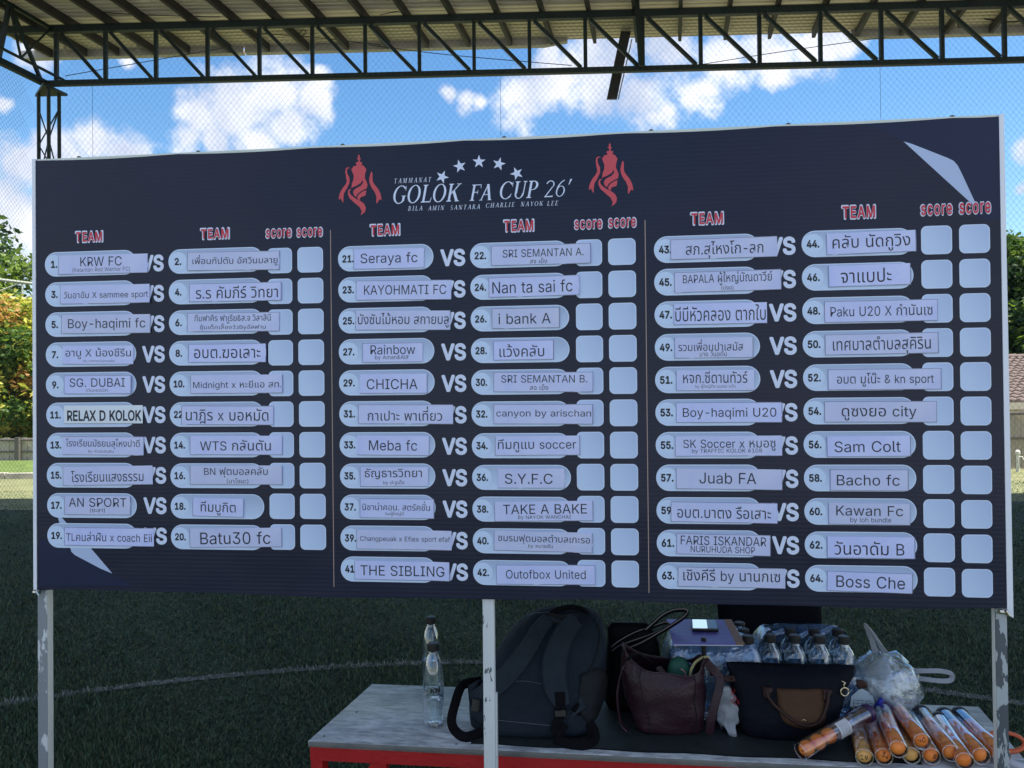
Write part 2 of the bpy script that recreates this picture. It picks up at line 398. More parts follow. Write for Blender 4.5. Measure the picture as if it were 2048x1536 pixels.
# post of the truss that rises to the roof
a = on_truss(1286, ZB, 10.9); G().beam(a, Vector((a.x - .06, a.y, ZR - .02)), .055, .07).obj('tall_upright', m_steel, canopy, True)
def cable(pts, Y, r=.006, name='cable'):
    g = G(); q = [P(x, y, Y) for x, y in pts]; g.tube(spline(q, 5), r, 5); g.obj(name, m_wire, canopy, True)
cable([(130, 152), (300, 122), (454, 95)], 11.7); cable([(737, 90), (900, 110), (1144, 131)], 11.7); cable([(1390, 131), (1600, 98), (1906, 57), (2060, 40)], 11.6)
cable([(-20, 0), (90, 12), (250, 28), (440, 34)], 10.8); cable([(430, 52), (520, 66), (640, 76), (760, 90)], 11.5); cable([(760, 30), (860, 8), (900, -4)], 10.9)
cable([(1840, 10), (1900, 26), (1960, 36), (2020, 44), (2060, 38)], 11.3, .012); cable([(1915, 40), (1918, 54), (1930, 50)], 11.3, .01); cable([(590, 75), (606, 60), (612, 66), (600, 74)], 11.4)

# ---------------------------------------------------------------- safety net
def net(name, label, O, U_, W, z0, z1, cell, wdt, mt):
    rs = random.Random(5); v = []; f = []
    H = z1 - z0
    def pt(u, z, s):
        sag = .03 * math.sin(u * .9) * math.sin((z - z0) / H * math.pi)
        q = O + U_ * (u + .02 * math.sin(z * 1.7 + u * .5)); return Vector((q.x, q.y + sag, z + .012 * math.sin(u * 2.1)))
    for sgn in (1, -1):
        k = 0; c = -H * 1.25
        while c < W + H * 1.25:
            segs = []
            n_ = 14
            for i in range(n_ + 1):
                z = z0 + H * i / n_; u = c + sgn * (z - z0) / 1.2 if sgn > 0 else c + (H - (z - z0)) / 1.2
                if 0 <= u <= W: segs.append(pt(u, z, sgn))
                elif segs and len(segs) == 1: segs = []
            if len(segs) > 1:
                b0 = len(v)
                for p in segs: v.append(p + Vector((0, 0, wdt / 2 * 1.3))); v.append(p - Vector((0, 0, wdt / 2 * 1.3)))
                for i in range(len(segs) - 1): f.append((b0 + 2*i, b0 + 2*i + 1, b0 + 2*i + 3, b0 + 2*i + 2))
            c += cell
    o = obj(name, v, f, mt); 
    md = o.modifiers.new('s', 'SOLIDIFY'); md.thickness = wdt * .6
    return tag(o, label, 'net')
m_net = mat('net_cord', (0.06, 0.10, 0.15), 0.8)
net0 = net('ball_net', 'fine diamond mesh net hanging under the lattice truss behind the board', Vector((CX, ty(CX) - .06, 0)), Vector((1, -TA, 0)), 15.5, .05, ZT, .082, .0020, m_net)
net('ball_net', 'diamond mesh net along the canopy side left of the column', Vector((CX - .15, CY - .06, 0)), -DIR, 3.6, .05, ZB, .06, .0020, m_net)
for px in (1003, 1764, 186):
    a = on_truss(px, ZB, 10.93); G().tube([a, a + Vector((0, 0, -5.9))], .0022, 5).obj('edge_cord', m_wire, net0, True)

# ---------------------------------------------------------------- beyond the pitch
m_plank = mat('fence_board', (0.40, 0.35, 0.29), 0.85, (0.55, 0.49, 0.42), 5, bump=.4, stretch=(3, 3, .5))
m_rail = mat('fence_rail', (0.12, 0.11, 0.10), 0.8)
def fence(label, x0, x1, Y, h, bw, tone):
    f = empty('board_fence', (x0, Y, 0), 0, label, 'fence', 'board fences round the pitch')
    me = None; x = x0; r = random.Random(int(Y * 10))
    hs_ = G().box((-bw / 2 + .006, -.01, 0), (bw / 2 - .006, .01, h)).mesh('board', tone)
    while x < x1:
        o = link('board', hs_, f, (x - x0 + bw / 2, r.uniform(-.006, .006), 0)); o.rotation_euler = (r.uniform(-.01, .01), r.uniform(-.008, .008), 0)
        o.scale = (1, 1, 1 + r.uniform(-.03, .03)); x += bw
    for z in (h * .52, h * .93):
        G().box((x0, Y - .045, z - .02), (x1, Y - .013, z + .02)).obj('rail', m_rail, f, True)
    x = x0 + .9
    while x < x1:
        G().box((x - .05, Y - .12, 0), (x + .05, Y - .05, h + .03)).obj('fence_post', m_rail, f, True); x += 2.4
fence('low weathered board fence behind the grass kerb on the left', -17.5, 1.0, 18.4, .66, .14, m_plank)
fence('tall grey board fence in front of the tiled house on the right', 4.0, 15.5, 15.5, 1.19, .125, mat('fence_board_grey', (0.36, 0.31, 0.27), .85, (.48, .42, .36), 5, bump=.4, stretch=(3, 3, .5)))
# kerb with a grass strip behind it
m_kerb = mat('kerb_concrete', (0.34, 0.31, 0.27), .85, (.5, .46, .4), 6, bump=.3)
k = empty('kerb', (-9, 15.5, 0)); tag(k, kind='structure')
x = -17.0
kb = G().box((-.39, -.07, 0), (.39, .07, .12)).mesh('kerb_stone', m_kerb)
while x < 3.0:
    link('kerb_stone', kb, k, (x + 9, rnd.uniform(-.01, .01), rnd.uniform(-.01, .005))); x += .8
o = obj('grass_verge', [(-17.3,15.57,.10),(3.2,15.57,.10),(3.2,18.3,.14),(-17.3,18.3,.14),(-17.3,15.57,-.02),(3.2,15.57,-.02),(3.2,18.3,-.02),(-17.3,18.3,-.02)],
   [(0,1,2,3),(4,5,1,0),(5,6,2,1),(7,4,0,3)], mat('verge_grass', (0.07, 0.12, 0.025), .9, (.12, .17, .04), 5, bump=1, bscale=30)); tag(o, kind='structure')
# sunlit edge of turf beyond the shade: strip painted paler
# trees
def leafcloud(name, parent, clumps, n_leaf, size, mats, seed, probs):
    rs = np.random.RandomState(seed); V = []; F = []; M = []
    C = np.array([c[:3] for c in clumps]); Rr = np.array([c[3] for c in clumps]); cm = [rs.choice(len(mats), p=probs) for _ in clumps]
    idx = rs.randint(0, len(clumps), n_leaf)
    d = rs.randn(n_leaf, 3); d /= np.linalg.norm(d, axis=1)[:, None]; rad = Rr[idx] * rs.rand(n_leaf) ** .45
    p = C[idx] + d * rad[:, None] * np.array([1, 1, .75])
    a = rs.randn(n_leaf, 3); a[:, 2] = a[:, 2] * .5 - .35; a /= np.linalg.norm(a, axis=1)[:, None]
    b = np.cross(a, rs.randn(n_leaf, 3)); b /= np.linalg.norm(b, axis=1)[:, None]; nrm = np.cross(a, b)
    s = size * (.6 + .8 * rs.rand(n_leaf))[:, None]
    v = np.stack([p, p + a * s * .5 + b * s * .24 + nrm * s * .06, p + a * s, p + a * s * .5 - b * s * .24 + nrm * s * .06], 1)
    me = bpy.data.meshes.new(name); me.vertices.add(n_leaf * 4); me.vertices.foreach_set('co', v.astype(np.float32).ravel())
    li = np.arange(n_leaf * 4, dtype=np.int32).reshape(-1, 4); tri = np.concatenate([li[:, [0, 1, 2]], li[:, [0, 2, 3]]], 1).ravel()
    me.loops.add(len(tri)); me.loops.foreach_set('vertex_index', tri)
    me.polygons.add(n_leaf * 2); me.polygons.foreach_set('loop_start', np.arange(0, len(tri), 3, dtype=np.int32))
    mi = np.array(cm)[idx]; sw = rs.rand(n_leaf) < .25; mi = np.where(sw, rs.choice(len(mats), n_leaf, p=probs), mi)
    me.polygons.foreach_set('material_index', np.repeat(mi, 2).astype(np.int32)); me.update(); me.validate()
    for mt in mats: me.materials.append(mt)
    inv = PM[parent].inverted(); o = link(name, me, parent)
    me.transform(inv); return o
def leafmat(name, c, t=.35):
    mt = bpy.data.materials.new(name); mt.use_nodes = True; N = NT(mt.node_tree); b = mt.node_tree.nodes['Principled BSDF']
    b.inputs['Base Color'].default_value = (*c, 1); b.inputs['Roughness'].default_value = .5; b.inputs['Specular IOR Level'].default_value = .3
    tr = N.n('ShaderNodeBsdfTranslucent'); tr.inputs[0].default_value = (c[0] * 1.3, c[1] * 1.4, c[2] * .8, 1)
    mx = N.n('ShaderNodeMixShader', i_0=t); N.l(b.outputs[0], mx.inputs[1]); N.l(tr.outputs[0], mx.inputs[2])
    N.l(mx.outputs[0], mt.node_tree.nodes['Material Output'].inputs[0]); return mt
lm = dict(dk=leafmat('leaf_dark', (.022, .05, .016)), md=leafmat('leaf_green', (.075, .14, .03)), lt=leafmat('leaf_light', (.18, .26, .05)),
          yl=leafmat('leaf_yellow', (.52, .50, .11)), og=leafmat('leaf_orange', (.50, .28, .10)), rd=leafmat('leaf_red', (.42, .14, .10)))
m_bark = mat('bark', (.07, .055, .04), .9, (.12, .10, .08), 12, bump=.6, bscale=30)
def tree(label, base, h, rad, seed, keys, probs, n_leaf, lsize, trunk_r=.12, low=.3, flat=1.0):
    r = random.Random(seed); base = Vector(base); t = empty('tree', base, 0, label, 'tree', 'trees beyond the fence')
    g = G(); top = base + Vector((r.uniform(-.2, .2), r.uniform(-.2, .2), h * .8))
    tr = spline([base, base.lerp(top, .35) + Vector((r.uniform(-.15, .15), 0, 0)), base.lerp(top, .7), top], 4)
    g.tube(tr, [trunk_r * (1 - .8 * i / len(tr)) for i in range(len(tr))], 8)
    clumps = []
    nb = 26
    for i in range(nb):
        z = low + (1 - low) * ((i + .5) / nb); ang = i * 2.4 + r.uniform(-.4, .4)
        rr = rad * math.sin(max(.12, min(1, (z - low) / (1 - low))) ** .75 * math.pi * .93 + .12) * r.uniform(.55, 1.0)
        tip = base + Vector((math.cos(ang) * rr, math.sin(ang) * rr * flat, h * z))
        st = base.lerp(top, min(1, z * .85))
        g.tube(spline([st, st.lerp(tip, .5) + Vector((0, 0, .08 * h * .2)), tip], 3), [trunk_r * .3, trunk_r * .25, trunk_r * .2, trunk_r * .16, trunk_r * .12, trunk_r * .08, .008], 5)
        clumps.append((*tip, rad * r.uniform(.24, .4))); clumps.append((*(st.lerp(tip, .55)), rad * r.uniform(.25, .38)))
    g.obj('trunk', m_bark, t, True, smooth=True)
    leafcloud('crown', t, clumps, n_leaf, lsize, [lm[k] for k in keys], seed, probs)
tl_ = empty('far_treeline', (0, 46, 0)); r = random.Random(77)
cl_ = []
for i in range(150):
    x = -75 + i; h_ = 2.2 + 2.4 * abs(noise.noise(Vector((x * .11, 3, 0)))) * 2
    for z in (.8, h_ * .5, h_): cl_.append((x + r.uniform(-.6, .6), 46 + r.uniform(-1.5, 1.5) + abs(x) * .12, z, r.uniform(.9, 1.5)))
leafcloud('foliage', tl_, cl_, 42000, .42, [lm['dk'], lm['md'], lm['lt']], 8, [.4, .45, .15])
tag(tl_, 'continuous dark band of far trees beyond the fences', 'trees', kind='stuff')
def gx(px, Y): return P(px, 784, Y).x
tree('tall leafy green tree at the far left above the pipe frame', (gx(-95, 25), 25, 0), 8.0, 2.75, 11, ['dk', 'md', 'lt'], [.2, .45, .35], 16000, .26)
tree('low bushy tree with yellow, orange and red leaves at the left fence', (gx(10, 20.4), 20.4, 0), 4.2, 1.7, 5, ['md', 'lt', 'yl', 'og', 'rd'], [.18, .40, .37, .04, .01], 22000, .17, .08, .12)
tree('second yellowing bushy tree hidden mostly by the board left side', (gx(250, 21), 21, 0), 4.4, 2.0, 15, ['md', 'lt', 'yl', 'og'], [.4, .3, .2, .1], 9000, .22, .1, .15)
tree('dark green bushy tree behind the left fence corner, lowest crown', (gx(-130, 20), 20, 0), 3.4, 1.6, 25, ['dk', 'md', 'yl'], [.4, .4, .2], 8000, .2, .08, .1)
tree('dark green tree rising behind the tiled roof on the right', (gx(2035, 26), 26, 0), 6.6, 2.1, 21, ['dk', 'md', 'lt'], [.45, .35, .20], 15000, .24, .14, .2)
tree('lighter green tree right of the dark one behind the tiled roof', (gx(2105, 24.6), 24.6, 0), 5.4, 1.9, 31, ['dk', 'md', 'lt'], [.15, .35, .5], 12000, .24, .12, .2)
tree('round green tree behind the middle of the board', (gx(1300, 27), 27, 0), 4.6, 2.4, 41, ['dk', 'md', 'lt'], [.3, .5, .2], 8000, .28, .12, .2)
tree('small green tree behind the board left of its middle', (gx(760, 26), 26, 0), 4.0, 2.1, 51, ['dk', 'md', 'lt'], [.3, .5, .2], 7000, .28, .12, .2)
# house with tiled roof
hx0, hx1, hy0, hy1 = 11.2, 21.5, 17.8, 21.6
hb = empty('tiled_house', ((hx0 + hx1) / 2, (hy0 + hy1) / 2, 0), 0, 'low cream house with a brown tiled roof behind the tall fence', 'house')
m_cream = mat('cream_render', (.62, .56, .45), .85, (.7, .64, .52), 3)
G().box((hx0 + .35, hy0 + .3, 0), (hx1 - .35, hy1 + 3, 1.26)).obj('wall', m_cream, hb, True)
G().box((hx0, hy0 - .03, 1.13), (hx1, hy0 - .004, 1.29)).obj('fascia_board', m_cream, hb, True)
E_, Rz = 1.31, 2.48
m_tile = mat('roof_tile', (.13, .10, .09), .8, (.20, .15, .13), 4, bump=.3)
sl = math.atan2(Rz - E_, hy1 - hy0); rows = 16; rl = math.hypot(Rz - E_, hy1 - hy0) / rows
G().add([(hx0, hy0, E_ - .03), (hx1, hy0, E_ - .03), (hx1, hy1, Rz - .03), (hx0, hy1, Rz - .03), (hx1, hy1 + 4, 1.2), (hx0, hy1 + 4, 1.2)], [(0,1,2,3), (3,2,4,5)]).obj('roof_deck', m_rail, hb, True)
g = G(); cw = .21
for r in range(rows):
    x = hx0
    while x < hx1 - .01:
        j = rnd.uniform(-.004, .004)
        y0 = hy0 + (hy1 - hy0) * r / rows; z0 = E_ + (Rz - E_) * r / rows + j; y1 = y0 + (hy1 - hy0) / rows * 1.12; z1 = z0 + (Rz - E_) / rows * 1.12 - .018
        v = []
        for yy, zz in ((y0, z0 + .02), (y1, z1)):
            for q, hgt in ((0, 0), (.25, .035), (.5, .045), (.75, .03), (1, 0)): v.append((x + q * cw, yy, zz + hgt))
        g.add(v, [(0,1,6,5), (1,2,7,6), (2,3,8,7), (3,4,9,8)]); g.add([v[0], v[1], v[2], v[3], v[4], (x + cw, y0, z0 - .01), (x, y0, z0 - .01)], [(0,6,5,4,3,2,1)])
        x += cw
tag(g.obj('roof_tiles', m_tile, hb, True), kind='stuff')
g = G(); x = hx0
while x < hx1: g.tube([(x, hy1, Rz + .02), (x + .34, hy1, Rz + .035)], .07, 8); x += .33
g.obj('ridge_tiles', m_tile, hb, True)
# pale pipe frame seen over the left fence
pf = empty('pipe_frame', P(0, 784, 21), 0, 'pale steel pipe lattice beam on posts beyond the left fence', 'frame')
m_pipe = mat('pale_pipe', (.30, .33, .28), .5, (.4, .42, .36), 6)
ta, tb = P(-260, 528, 21), P(360, 603, 25); ba, bb = P(-260, 571, 21), P(360, 625, 25)
for nm, a, b_ in (('top_pipe', ta, tb), ('bottom_pipe', ba, bb)): G().tube([a, b_], .045, 8).obj(nm, m_pipe, pf, True)
for i in range(10):
    t0 = i / 9 * .98 + .012; G().tube([ta.lerp(tb, t0), ba.lerp(bb, t0)], .03, 6).obj('upright_pipe', m_pipe, pf, True)
    if i < 9: G().tube([ba.lerp(bb, t0), ta.lerp(tb, t0 + .108)], .022, 6).obj('diagonal_pipe', m_pipe, pf, True)
for q in (ba, bb): G().tube([q, Vector((q.x, q.y, 0))], .05, 8).obj('frame_post', m_pipe, pf, True)
g = G().lathe([(.03, 0), (.03, .34), (.045, .36), (.045, .40), (.02, .43)], 10); g.tube([(0, 0, .3), (.07, -.03, .3), (.09, -.04, .24)], .012, 6)
o = g.obj('garden_tap', mat('white_pipe', (.75, .75, .72), .4), origin=(0, 0, 0)); o.location = (gx(2033, 14.9), 14.9, 0)
tag(o, 'small white standpipe tap in front of the right fence', 'tap')

# ---------------------------------------------------------------- glyphs
GC = {}
def fill_loops(me):
    """fill a glyph outline contour by contour (its strokes may overlap)"""
    from mathutils.geometry import tessellate_polygon
    nb = {}
    for e in me.edges: nb.setdefault(e.vertices[0], []).append(e.vertices[1]); nb.setdefault(e.vertices[1], []).append(e.vertices[0])
    seen = set(); loops = []
    for e in me.edges:
        s_ = e.vertices[0]
        if s_ in seen: continue
        lp = [s_]; seen.add(s_); c = e.vertices[1]; p = s_
        while c != s_ and c not in seen:
            lp.append(c); seen.add(c); nx = [q for q in nb[c] if q != p]
            if not nx: break
            p, c = c, nx[0]
        lp = [(me.vertices[i].co.x, me.vertices[i].co.y) for i in lp]
        if len(lp) > 2: loops.append(lp)
    area = lambda l: sum(l[i - 1][0] * l[i][1] - l[i][0] * l[i - 1][1] for i in range(len(l))) / 2
    def inside(p, l):
        r = False
        for i in range(len(l)):
            a, b = l[i - 1], l[i]
            if (a[1] > p[1]) != (b[1] > p[1]) and p[0] < (b[0] - a[0]) * (p[1] - a[1]) / (b[1] - a[1]) + a[0]: r = not r
        return r
    if not loops: return [], []
    sg = 1 if area(max(loops, key=lambda l: abs(area(l)))) > 0 else -1
    outs = [l for l in loops if area(l) * sg > 0]; holes = [l for l in loops if area(l) * sg <= 0]; V = []; F = []
    for li_, o_ in enumerate(outs):
        hs_ = [h for h in holes if inside(h[0], o_)]
        if hs_: hs_ = [h for h in hs_ if min((abs(area(q)) for q in outs if inside(h[0], q))) == abs(area(o_))]
        grp = [o_] + hs_; b0 = len(V); V += [(p[0], p[1], li_) for l in grp for p in l]
        F += [tuple(b0 + i for i in t) for t in tessellate_polygon([[Vector((p[0], p[1], 0)) for p in l] for l in grp])]
    return V, F
try:        # Blender's own bundled sans; its built-in face is the fallback
    import os
    FONT = bpy.data.fonts.load(os.path.join(bpy.utils.system_resource('DATAFILES'), 'fonts', 'Inter.woff2'))
except Exception:
    FONT = None
def glyph_prep(chars, off):
    todo = [c for c in dict.fromkeys(chars) if (c, off) not in GC and c != ' ']
    items = []
    for c in todo:
        asc = FONT is not None and ord(c) < 128
        for s_ in (c, '|' + c + '|', '||'):
            cu = bpy.data.curves.new('tmp', 'FONT'); cu.body = s_
            if asc: cu.font = FONT; cu.fill_mode = 'NONE'
            cu.offset = (off * .75 if asc else off) if s_ == c else 0; cu.resolution_u = 3
            o = bpy.data.objects.new('tmp', cu); COL.objects.link(o); items.append(o)
    bpy.context.view_layer.update(); dg = bpy.context.evaluated_depsgraph_get(); res = []
    for o in items:
        me = o.evaluated_get(dg).to_mesh()
        if o.data.fill_mode == 'NONE': res.append(fill_loops(me)); o.evaluated_get(dg).to_mesh_clear(); continue
        res.append(([(v.co.x, v.co.y) for v in me.vertices], [tuple(p.vertices) for p in me.polygons])); o.evaluated_get(dg).to_mesh_clear()
    for c, (i) in zip(todo, range(0, len(items), 3)):
        xs = [v[0] for v in res[i + 1][0]]
        adv = max(xs) - max(v[0] for v in res[i + 2][0])
        k = 1.3 if FONT is not None and ord(c) < 128 else 1.0; adv *= k
        if ord(c) in UPM or ord(c) in LOM: adv = 0.0
        if c == '-': adv *= .92
        GC[(c, off)] = ([(p[0] * k, p[1] * k, p[2] if len(p) > 2 else 0) for p in res[i][0]], res[i][1], adv)
    for o in items:
        cu = o.data; bpy.data.objects.remove(o); bpy.data.curves.remove(cu)
UPM = {0xE31, 0xE34, 0xE35, 0xE36, 0xE37, 0xE47, 0xE48, 0xE49, 0xE4A, 0xE4B, 0xE4C, 0xE4D}; LOM = {0xE38, 0xE39, 0xE3A}
TONE = {0xE48, 0xE49, 0xE4A, 0xE4B, 0xE4C}; UPV = {0xE31, 0xE34, 0xE35, 0xE36, 0xE37, 0xE47, 0xE4D}; TALL = set('ปฝฟ')
def line_mesh(s_, off=0.0, track=0.0):
    """one text line -> verts (x, y, layer), faces; Thai marks stacked by hand; off > 0 thickens the strokes"""
    glyph_prep(s_, 0.0); x = 0; V = []; F = []; pup = False; base = ' '
    for c in s_:
        if c == ' ': x += .30; pup = False; continue
        v, f, adv = GC[(c, 0.0)]; o_ = ord(c); dy = dx = 0
        if o_ in TONE and pup: dy = .20
        if o_ in UPM and base in TALL: dx = -.10
        if o_ not in UPM and o_ not in LOM: base = c
        b0 = len(V); V += [(p[0] + x + dx, p[1] + dy, p[2]) for p in v]; F += [tuple(b0 + j for j in q) for q in f]
        pup = (o_ in UPV) or (o_ in LOM and pup)
        x += adv + (track if adv else 0)
    if off > 0:
        V0, F0 = V, F; V, F = [], []; k = 12
        for q in range(k):
            a = 2 * math.pi * q / k; b0 = len(V)
            V += [(p[0] + off * math.cos(a), p[1] + off * math.sin(a), q + p[2] * 12) for p in V0]; F += [tuple(b0 + j for j in f) for f in F0]
    return V, F
def fit(V, x0, x1, y0, y1, keep=False):
    xs = [v[0] for v in V]; ys = [v[1] for v in V]; a, b_, c, d = min(xs), max(xs), min(ys), max(ys)
    sx = (x1 - x0) / (b_ - a); sy = (y1 - y0) / (d - c)
    return [(x0 + (v[0] - a) * sx, y0 + (v[1] - c) * sy) + tuple(v[2:]) for v in V]

# serif italic capitals for the title, drawn stroke by stroke (cap height 1)
def serif_glyph(ch, bold=1.0):
    P_ = []                                   # list of polygons
    T, t_ = .135 * bold, .045 * (.6 + .4 * bold)
    def quad(*p): P_.append(list(p))
    def stem(x, y0=0.0, y1=1.0, w_=T, s0=True, s1=True, se=.085):
        quad((x, y0), (x + w_, y0), (x + w_, y1), (x, y1))
        if s0: P_.append([(x - se, y0), (x + w_ + se, y0), (x + w_ + se, y0 + .03), (x + w_, y0 + .075), (x, y0 + .075), (x - se, y0 + .03)])
        if s1: P_.append([(x - se, y1), (x - se, y1 - .03), (x, y1 - .075), (x + w_, y1 - .075), (x + w_ + se, y1 - .03), (x + w_ + se, y1)])
    def dia(x0, y0, x1, y1, w_): quad((x0 - w_ / 2, y0), (x0 + w_ / 2, y0), (x1 + w_ / 2, y1), (x1 - w_ / 2, y1))
    def ser(x, y, w_=.13, up=True):
        s = 1 if up else -1
        P_.append([(x - w_, y), (x + w_, y), (x + w_, y + s * .035), (x - w_, y + s * .035)])
    def arc(cx, cy, rx, ry, a0, a1, thick=T, thin=t_, n=26):
        o_, i_ = [], []
        for k in range(n + 1):
            a = R_(a0 + (a1 - a0) * k / n); c, s = math.cos(a), math.sin(a)
            o_.append((cx + rx * c, cy + ry * s)); i_.append((cx + (rx - thick) * c, cy + (ry - thin) * s))
        for k in range(n): P_.append([o_[k], o_[k + 1], i_[k + 1], i_[k]])
    w_ = .7
    if ch == 'O': arc(.40, .5, .40, .52, 0, 360, n=40); w_ = .86
    elif ch == 'C': arc(.42, .5, .42, .52, 42, 318, n=34); quad((.70, .98), (.735, .98), (.745, .68), (.715, .72)); quad((.72, .30), (.75, .30), (.70, .12), (.66, .14)); w_ = .80
    elif ch == 'G': arc(.42, .5, .42, .52, 42, 315, n=34); quad((.70, .98), (.735, .98), (.745, .70), (.715, .74)); quad((.60, .08), (.735, .14), (.735, .42), (.60, .42)); ser(.665, .40, .14); w_ = .86
    elif ch == 'L': stem(.09); quad((.2, 0), (.60, 0), (.60, t_ + .02), (.2, t_ + .02)); quad((.555, 0), (.60, 0), (.645, .27), (.615, .27)); w_ = .66
    elif ch == 'K': stem(.09); dia(.22, .42, .66, .96, .06 * bold + .02); dia(.66, .0, .35, .60, .155 * bold + .02); ser(.66, 0, .14); ser(.64, .965, .14); w_ = .80
    elif ch == 'F': stem(.09); quad((.2, .955), (.62, .955), (.62, 1), (.2, 1)); quad((.575, 1), (.62, 1), (.645, .76), (.615, .76)); quad((.2, .5), (.46, .5), (.46, .545), (.2, .545)); quad((.44, .40), (.47, .40), (.47, .65), (.44, .65)); w_ = .66
    elif ch == 'E': stem(.09); quad((.2, .955), (.58, .955), (.58, 1), (.2, 1)); quad((.55, 1), (.58, 1), (.60, .78), (.57, .78)); quad((.2, .5), (.46, .5), (.46, .545), (.2, .545)); quad((.2, 0), (.6, 0), (.6, .045), (.2, .045)); quad((.57, 0), (.6, 0), (.64, .25), (.61, .25)); w_ = .68
    elif ch == 'A': dia(.10, 0, .42, 1, .055 * bold + .02); dia(.68, 0, .41, 1, .15 * bold + .01); quad((.20, .33), (.58, .33), (.58, .375), (.20, .375)); ser(.10, 0, .11); ser(.68, 0, .13); w_ = .80
    elif ch == 'U': stem(.12, .3, 1, s0=False); stem(.62, .3, 1, w_=.06, s0=False); arc(.40, .3, .28, .32, 180, 360, thick=T * .75); w_ = .84
    elif ch == 'P': stem(.09); arc(.30, .73, .31, .27, -90, 90); quad((.2, .955), (.31, .955), (.31, 1), (.2, 1)); quad((.2, .46), (.31, .46), (.31, .505), (.2, .505)); w_ = .68
    elif ch == '2': arc(.30, .74, .27, .26, -20, 165, thick=.075, thin=.05); quad((.44, .62), (.54, .66), (.16, .06), (.04, .0)); quad((.05, 0), (.58, 0), (.60, .13), (.57, .075), (.12, .065)); w_ = .66
    elif ch == '6': arc(.32, .33, .28, .33, 0, 360, thick=.08, n=34); arc(.62, .33, .58, .70, 105, 180, thick=.085, thin=.05); w_ = .70
    elif ch == "'": quad((.02, .70), (.06, .70), (.20, 1.04), (.07, 1.04)); w_ = .25
    elif ch == 'T': stem(.28, 0, 1, s1=False); quad((.02, .955), (.66, .955), (.66, 1), (.02, 1)); quad((.02, 1), (.05, 1), (.03, .76), (.0, .76)); quad((.63, 1), (.66, 1), (.68, .76), (.65, .76)); w_ = .76
    elif ch == 'M': stem(.09, w_=.05); dia(.16, 1, .46, .05, .13); dia(.46, .05, .76, 1, .06); stem(.74); w_ = 1.05
    elif ch == 'N': stem(.09, w_=.05); dia(.13, 1, .65, .0, .15); stem(.66, w_=.05, s0=False); w_ = .88
    elif ch == 'B': stem(.09); arc(.27, .755, .27, .245, -90, 90); arc(.28, .27, .32, .27, -90, 90); w_ = .74
    elif ch == 'I': stem(.12); w_ = .44
    elif ch == 'S': arc(.28, .74, .24, .26, 30, 240, thick=.08); arc(.28, .26, .26, .28, -150, 75, thick=.10); dia(.42, .42, .14, .58, .16); w_ = .62
    elif ch == 'R': stem(.09); arc(.28, .74, .28, .26, -90, 90); dia(.66, 0, .32, .5, .14); ser(.68, 0, .1); w_ = .76
    elif ch == 'H': stem(.09); stem(.60); quad((.2, .48), (.62, .48), (.62, .53), (.2, .53)); w_ = .90
    elif ch == 'Y': dia(.36, .45, .10, 1, .13); dia(.38, .45, .64, 1, .06); stem(.30, 0, .48, s1=False); ser(.10, .965, .1); ser(.64, .965, .1); w_ = .76
    else: w_ = .34
    return P_, w_
def serif_line(s_, bold=1.0, track=.04, shear=.21):
    V = []; F = []; x = 0
    for ch in s_:
        pl_, w_ = serif_glyph(ch, bold)
        for pg in pl_:
            b0 = len(V); V += [(p[0] + x + p[1] * shear, p[1]) for p in pg]; F.append(tuple(range(b0, b0 + len(pg))))
        x += w_ + track
    return V, F

# ---------------------------------------------------------------- the score board
YL, YR = 2.143, 1.862
A_ = P(66, 780, YL); B_ = P(2018, 780, YR); A_.z = B_.z = 0
EU = (B_ - A_).normalized(); BW = (B_ - A_).length
ROT = math.atan2(EU.y, EU.x); EN = Vector((EU.y, -EU.x, 0))      # EN points to the camera
def bp(px, py):
    d = ray(px, py); t = (A_ - CAM).dot(EN) / d.dot(EN); q = CAM + d * t
    return (q - A_).dot(EU), q.z
def hscale(px, py, hpx):
    return abs(bp(px, py - hpx / 2)[1] - bp(px, py + hpx / 2)[1])
board = empty('scoreboard', A_, ROT, 'wide dark blue tournament fixture board on white posts', 'scoreboard')
ZLO = (bp(75, 1180)[1] + bp(2005, 1219)[1]) / 2; ZHI = (bp(65, 321)[1] + bp(2005, 231)[1]) / 2
print('BOARD', BW, bp(75, 1180), bp(2005, 1219), bp(65, 321), bp(2005, 231))
U0, U1 = bp(73, 760)[0], bp(2006, 760)[0]
def bobj(name, V2, F, mt, y, parent, fm=None):
    """flat print lying on the board: V2 = (u, z), y = distance in front of its face"""
    vs = [board_m @ Vector((v[0], -y, v[1])) for v in V2]
    return obj(name, vs, F, mt, parent, True, fm)
board_m = PM[board]
# banner panel: corrugated plastic sheet, dark navy print
m_ban = bpy.data.materials.new('navy_print'); m_ban.use_nodes = True; N = NT(m_ban.node_tree); b = m_ban.node_tree.nodes['Principled BSDF']
tc = N.n('ShaderNodeTexCoord'); wv = N.n('ShaderNodeTexWave', wave_type='BANDS', bands_direction='Z', i_Scale=28.0, i_Distortion=0.15); N.l(tc.outputs['Object'], wv.inputs['Vector'])
nz = N.n('ShaderNodeTexNoise', i_Scale=2.5, i_Detail=4.0); N.l(tc.outputs['Object'], nz.inputs['Vector'])
c1 = N.ramp(nz.outputs['Fac'], [(0.3, (0.008, 0.0105, 0.033)), (0.7, (0.011, 0.015, 0.042))])
c2 = N.ramp(wv.outputs['Fac'], [(0.0, 0.90), (1.0, 1.07)])
mul = N.n('ShaderNodeMix', data_type='RGBA', blend_type='MULTIPLY'); mul.inputs[0].default_value = 1; N.l(c1, mul.inputs[6]); N.l(c2, mul.inputs[7]); N.l(mul.outputs[2], b.inputs['Base Color'])
b.inputs['Roughness'].default_value = .34; b.inputs['Specular IOR Level'].default_value = .30
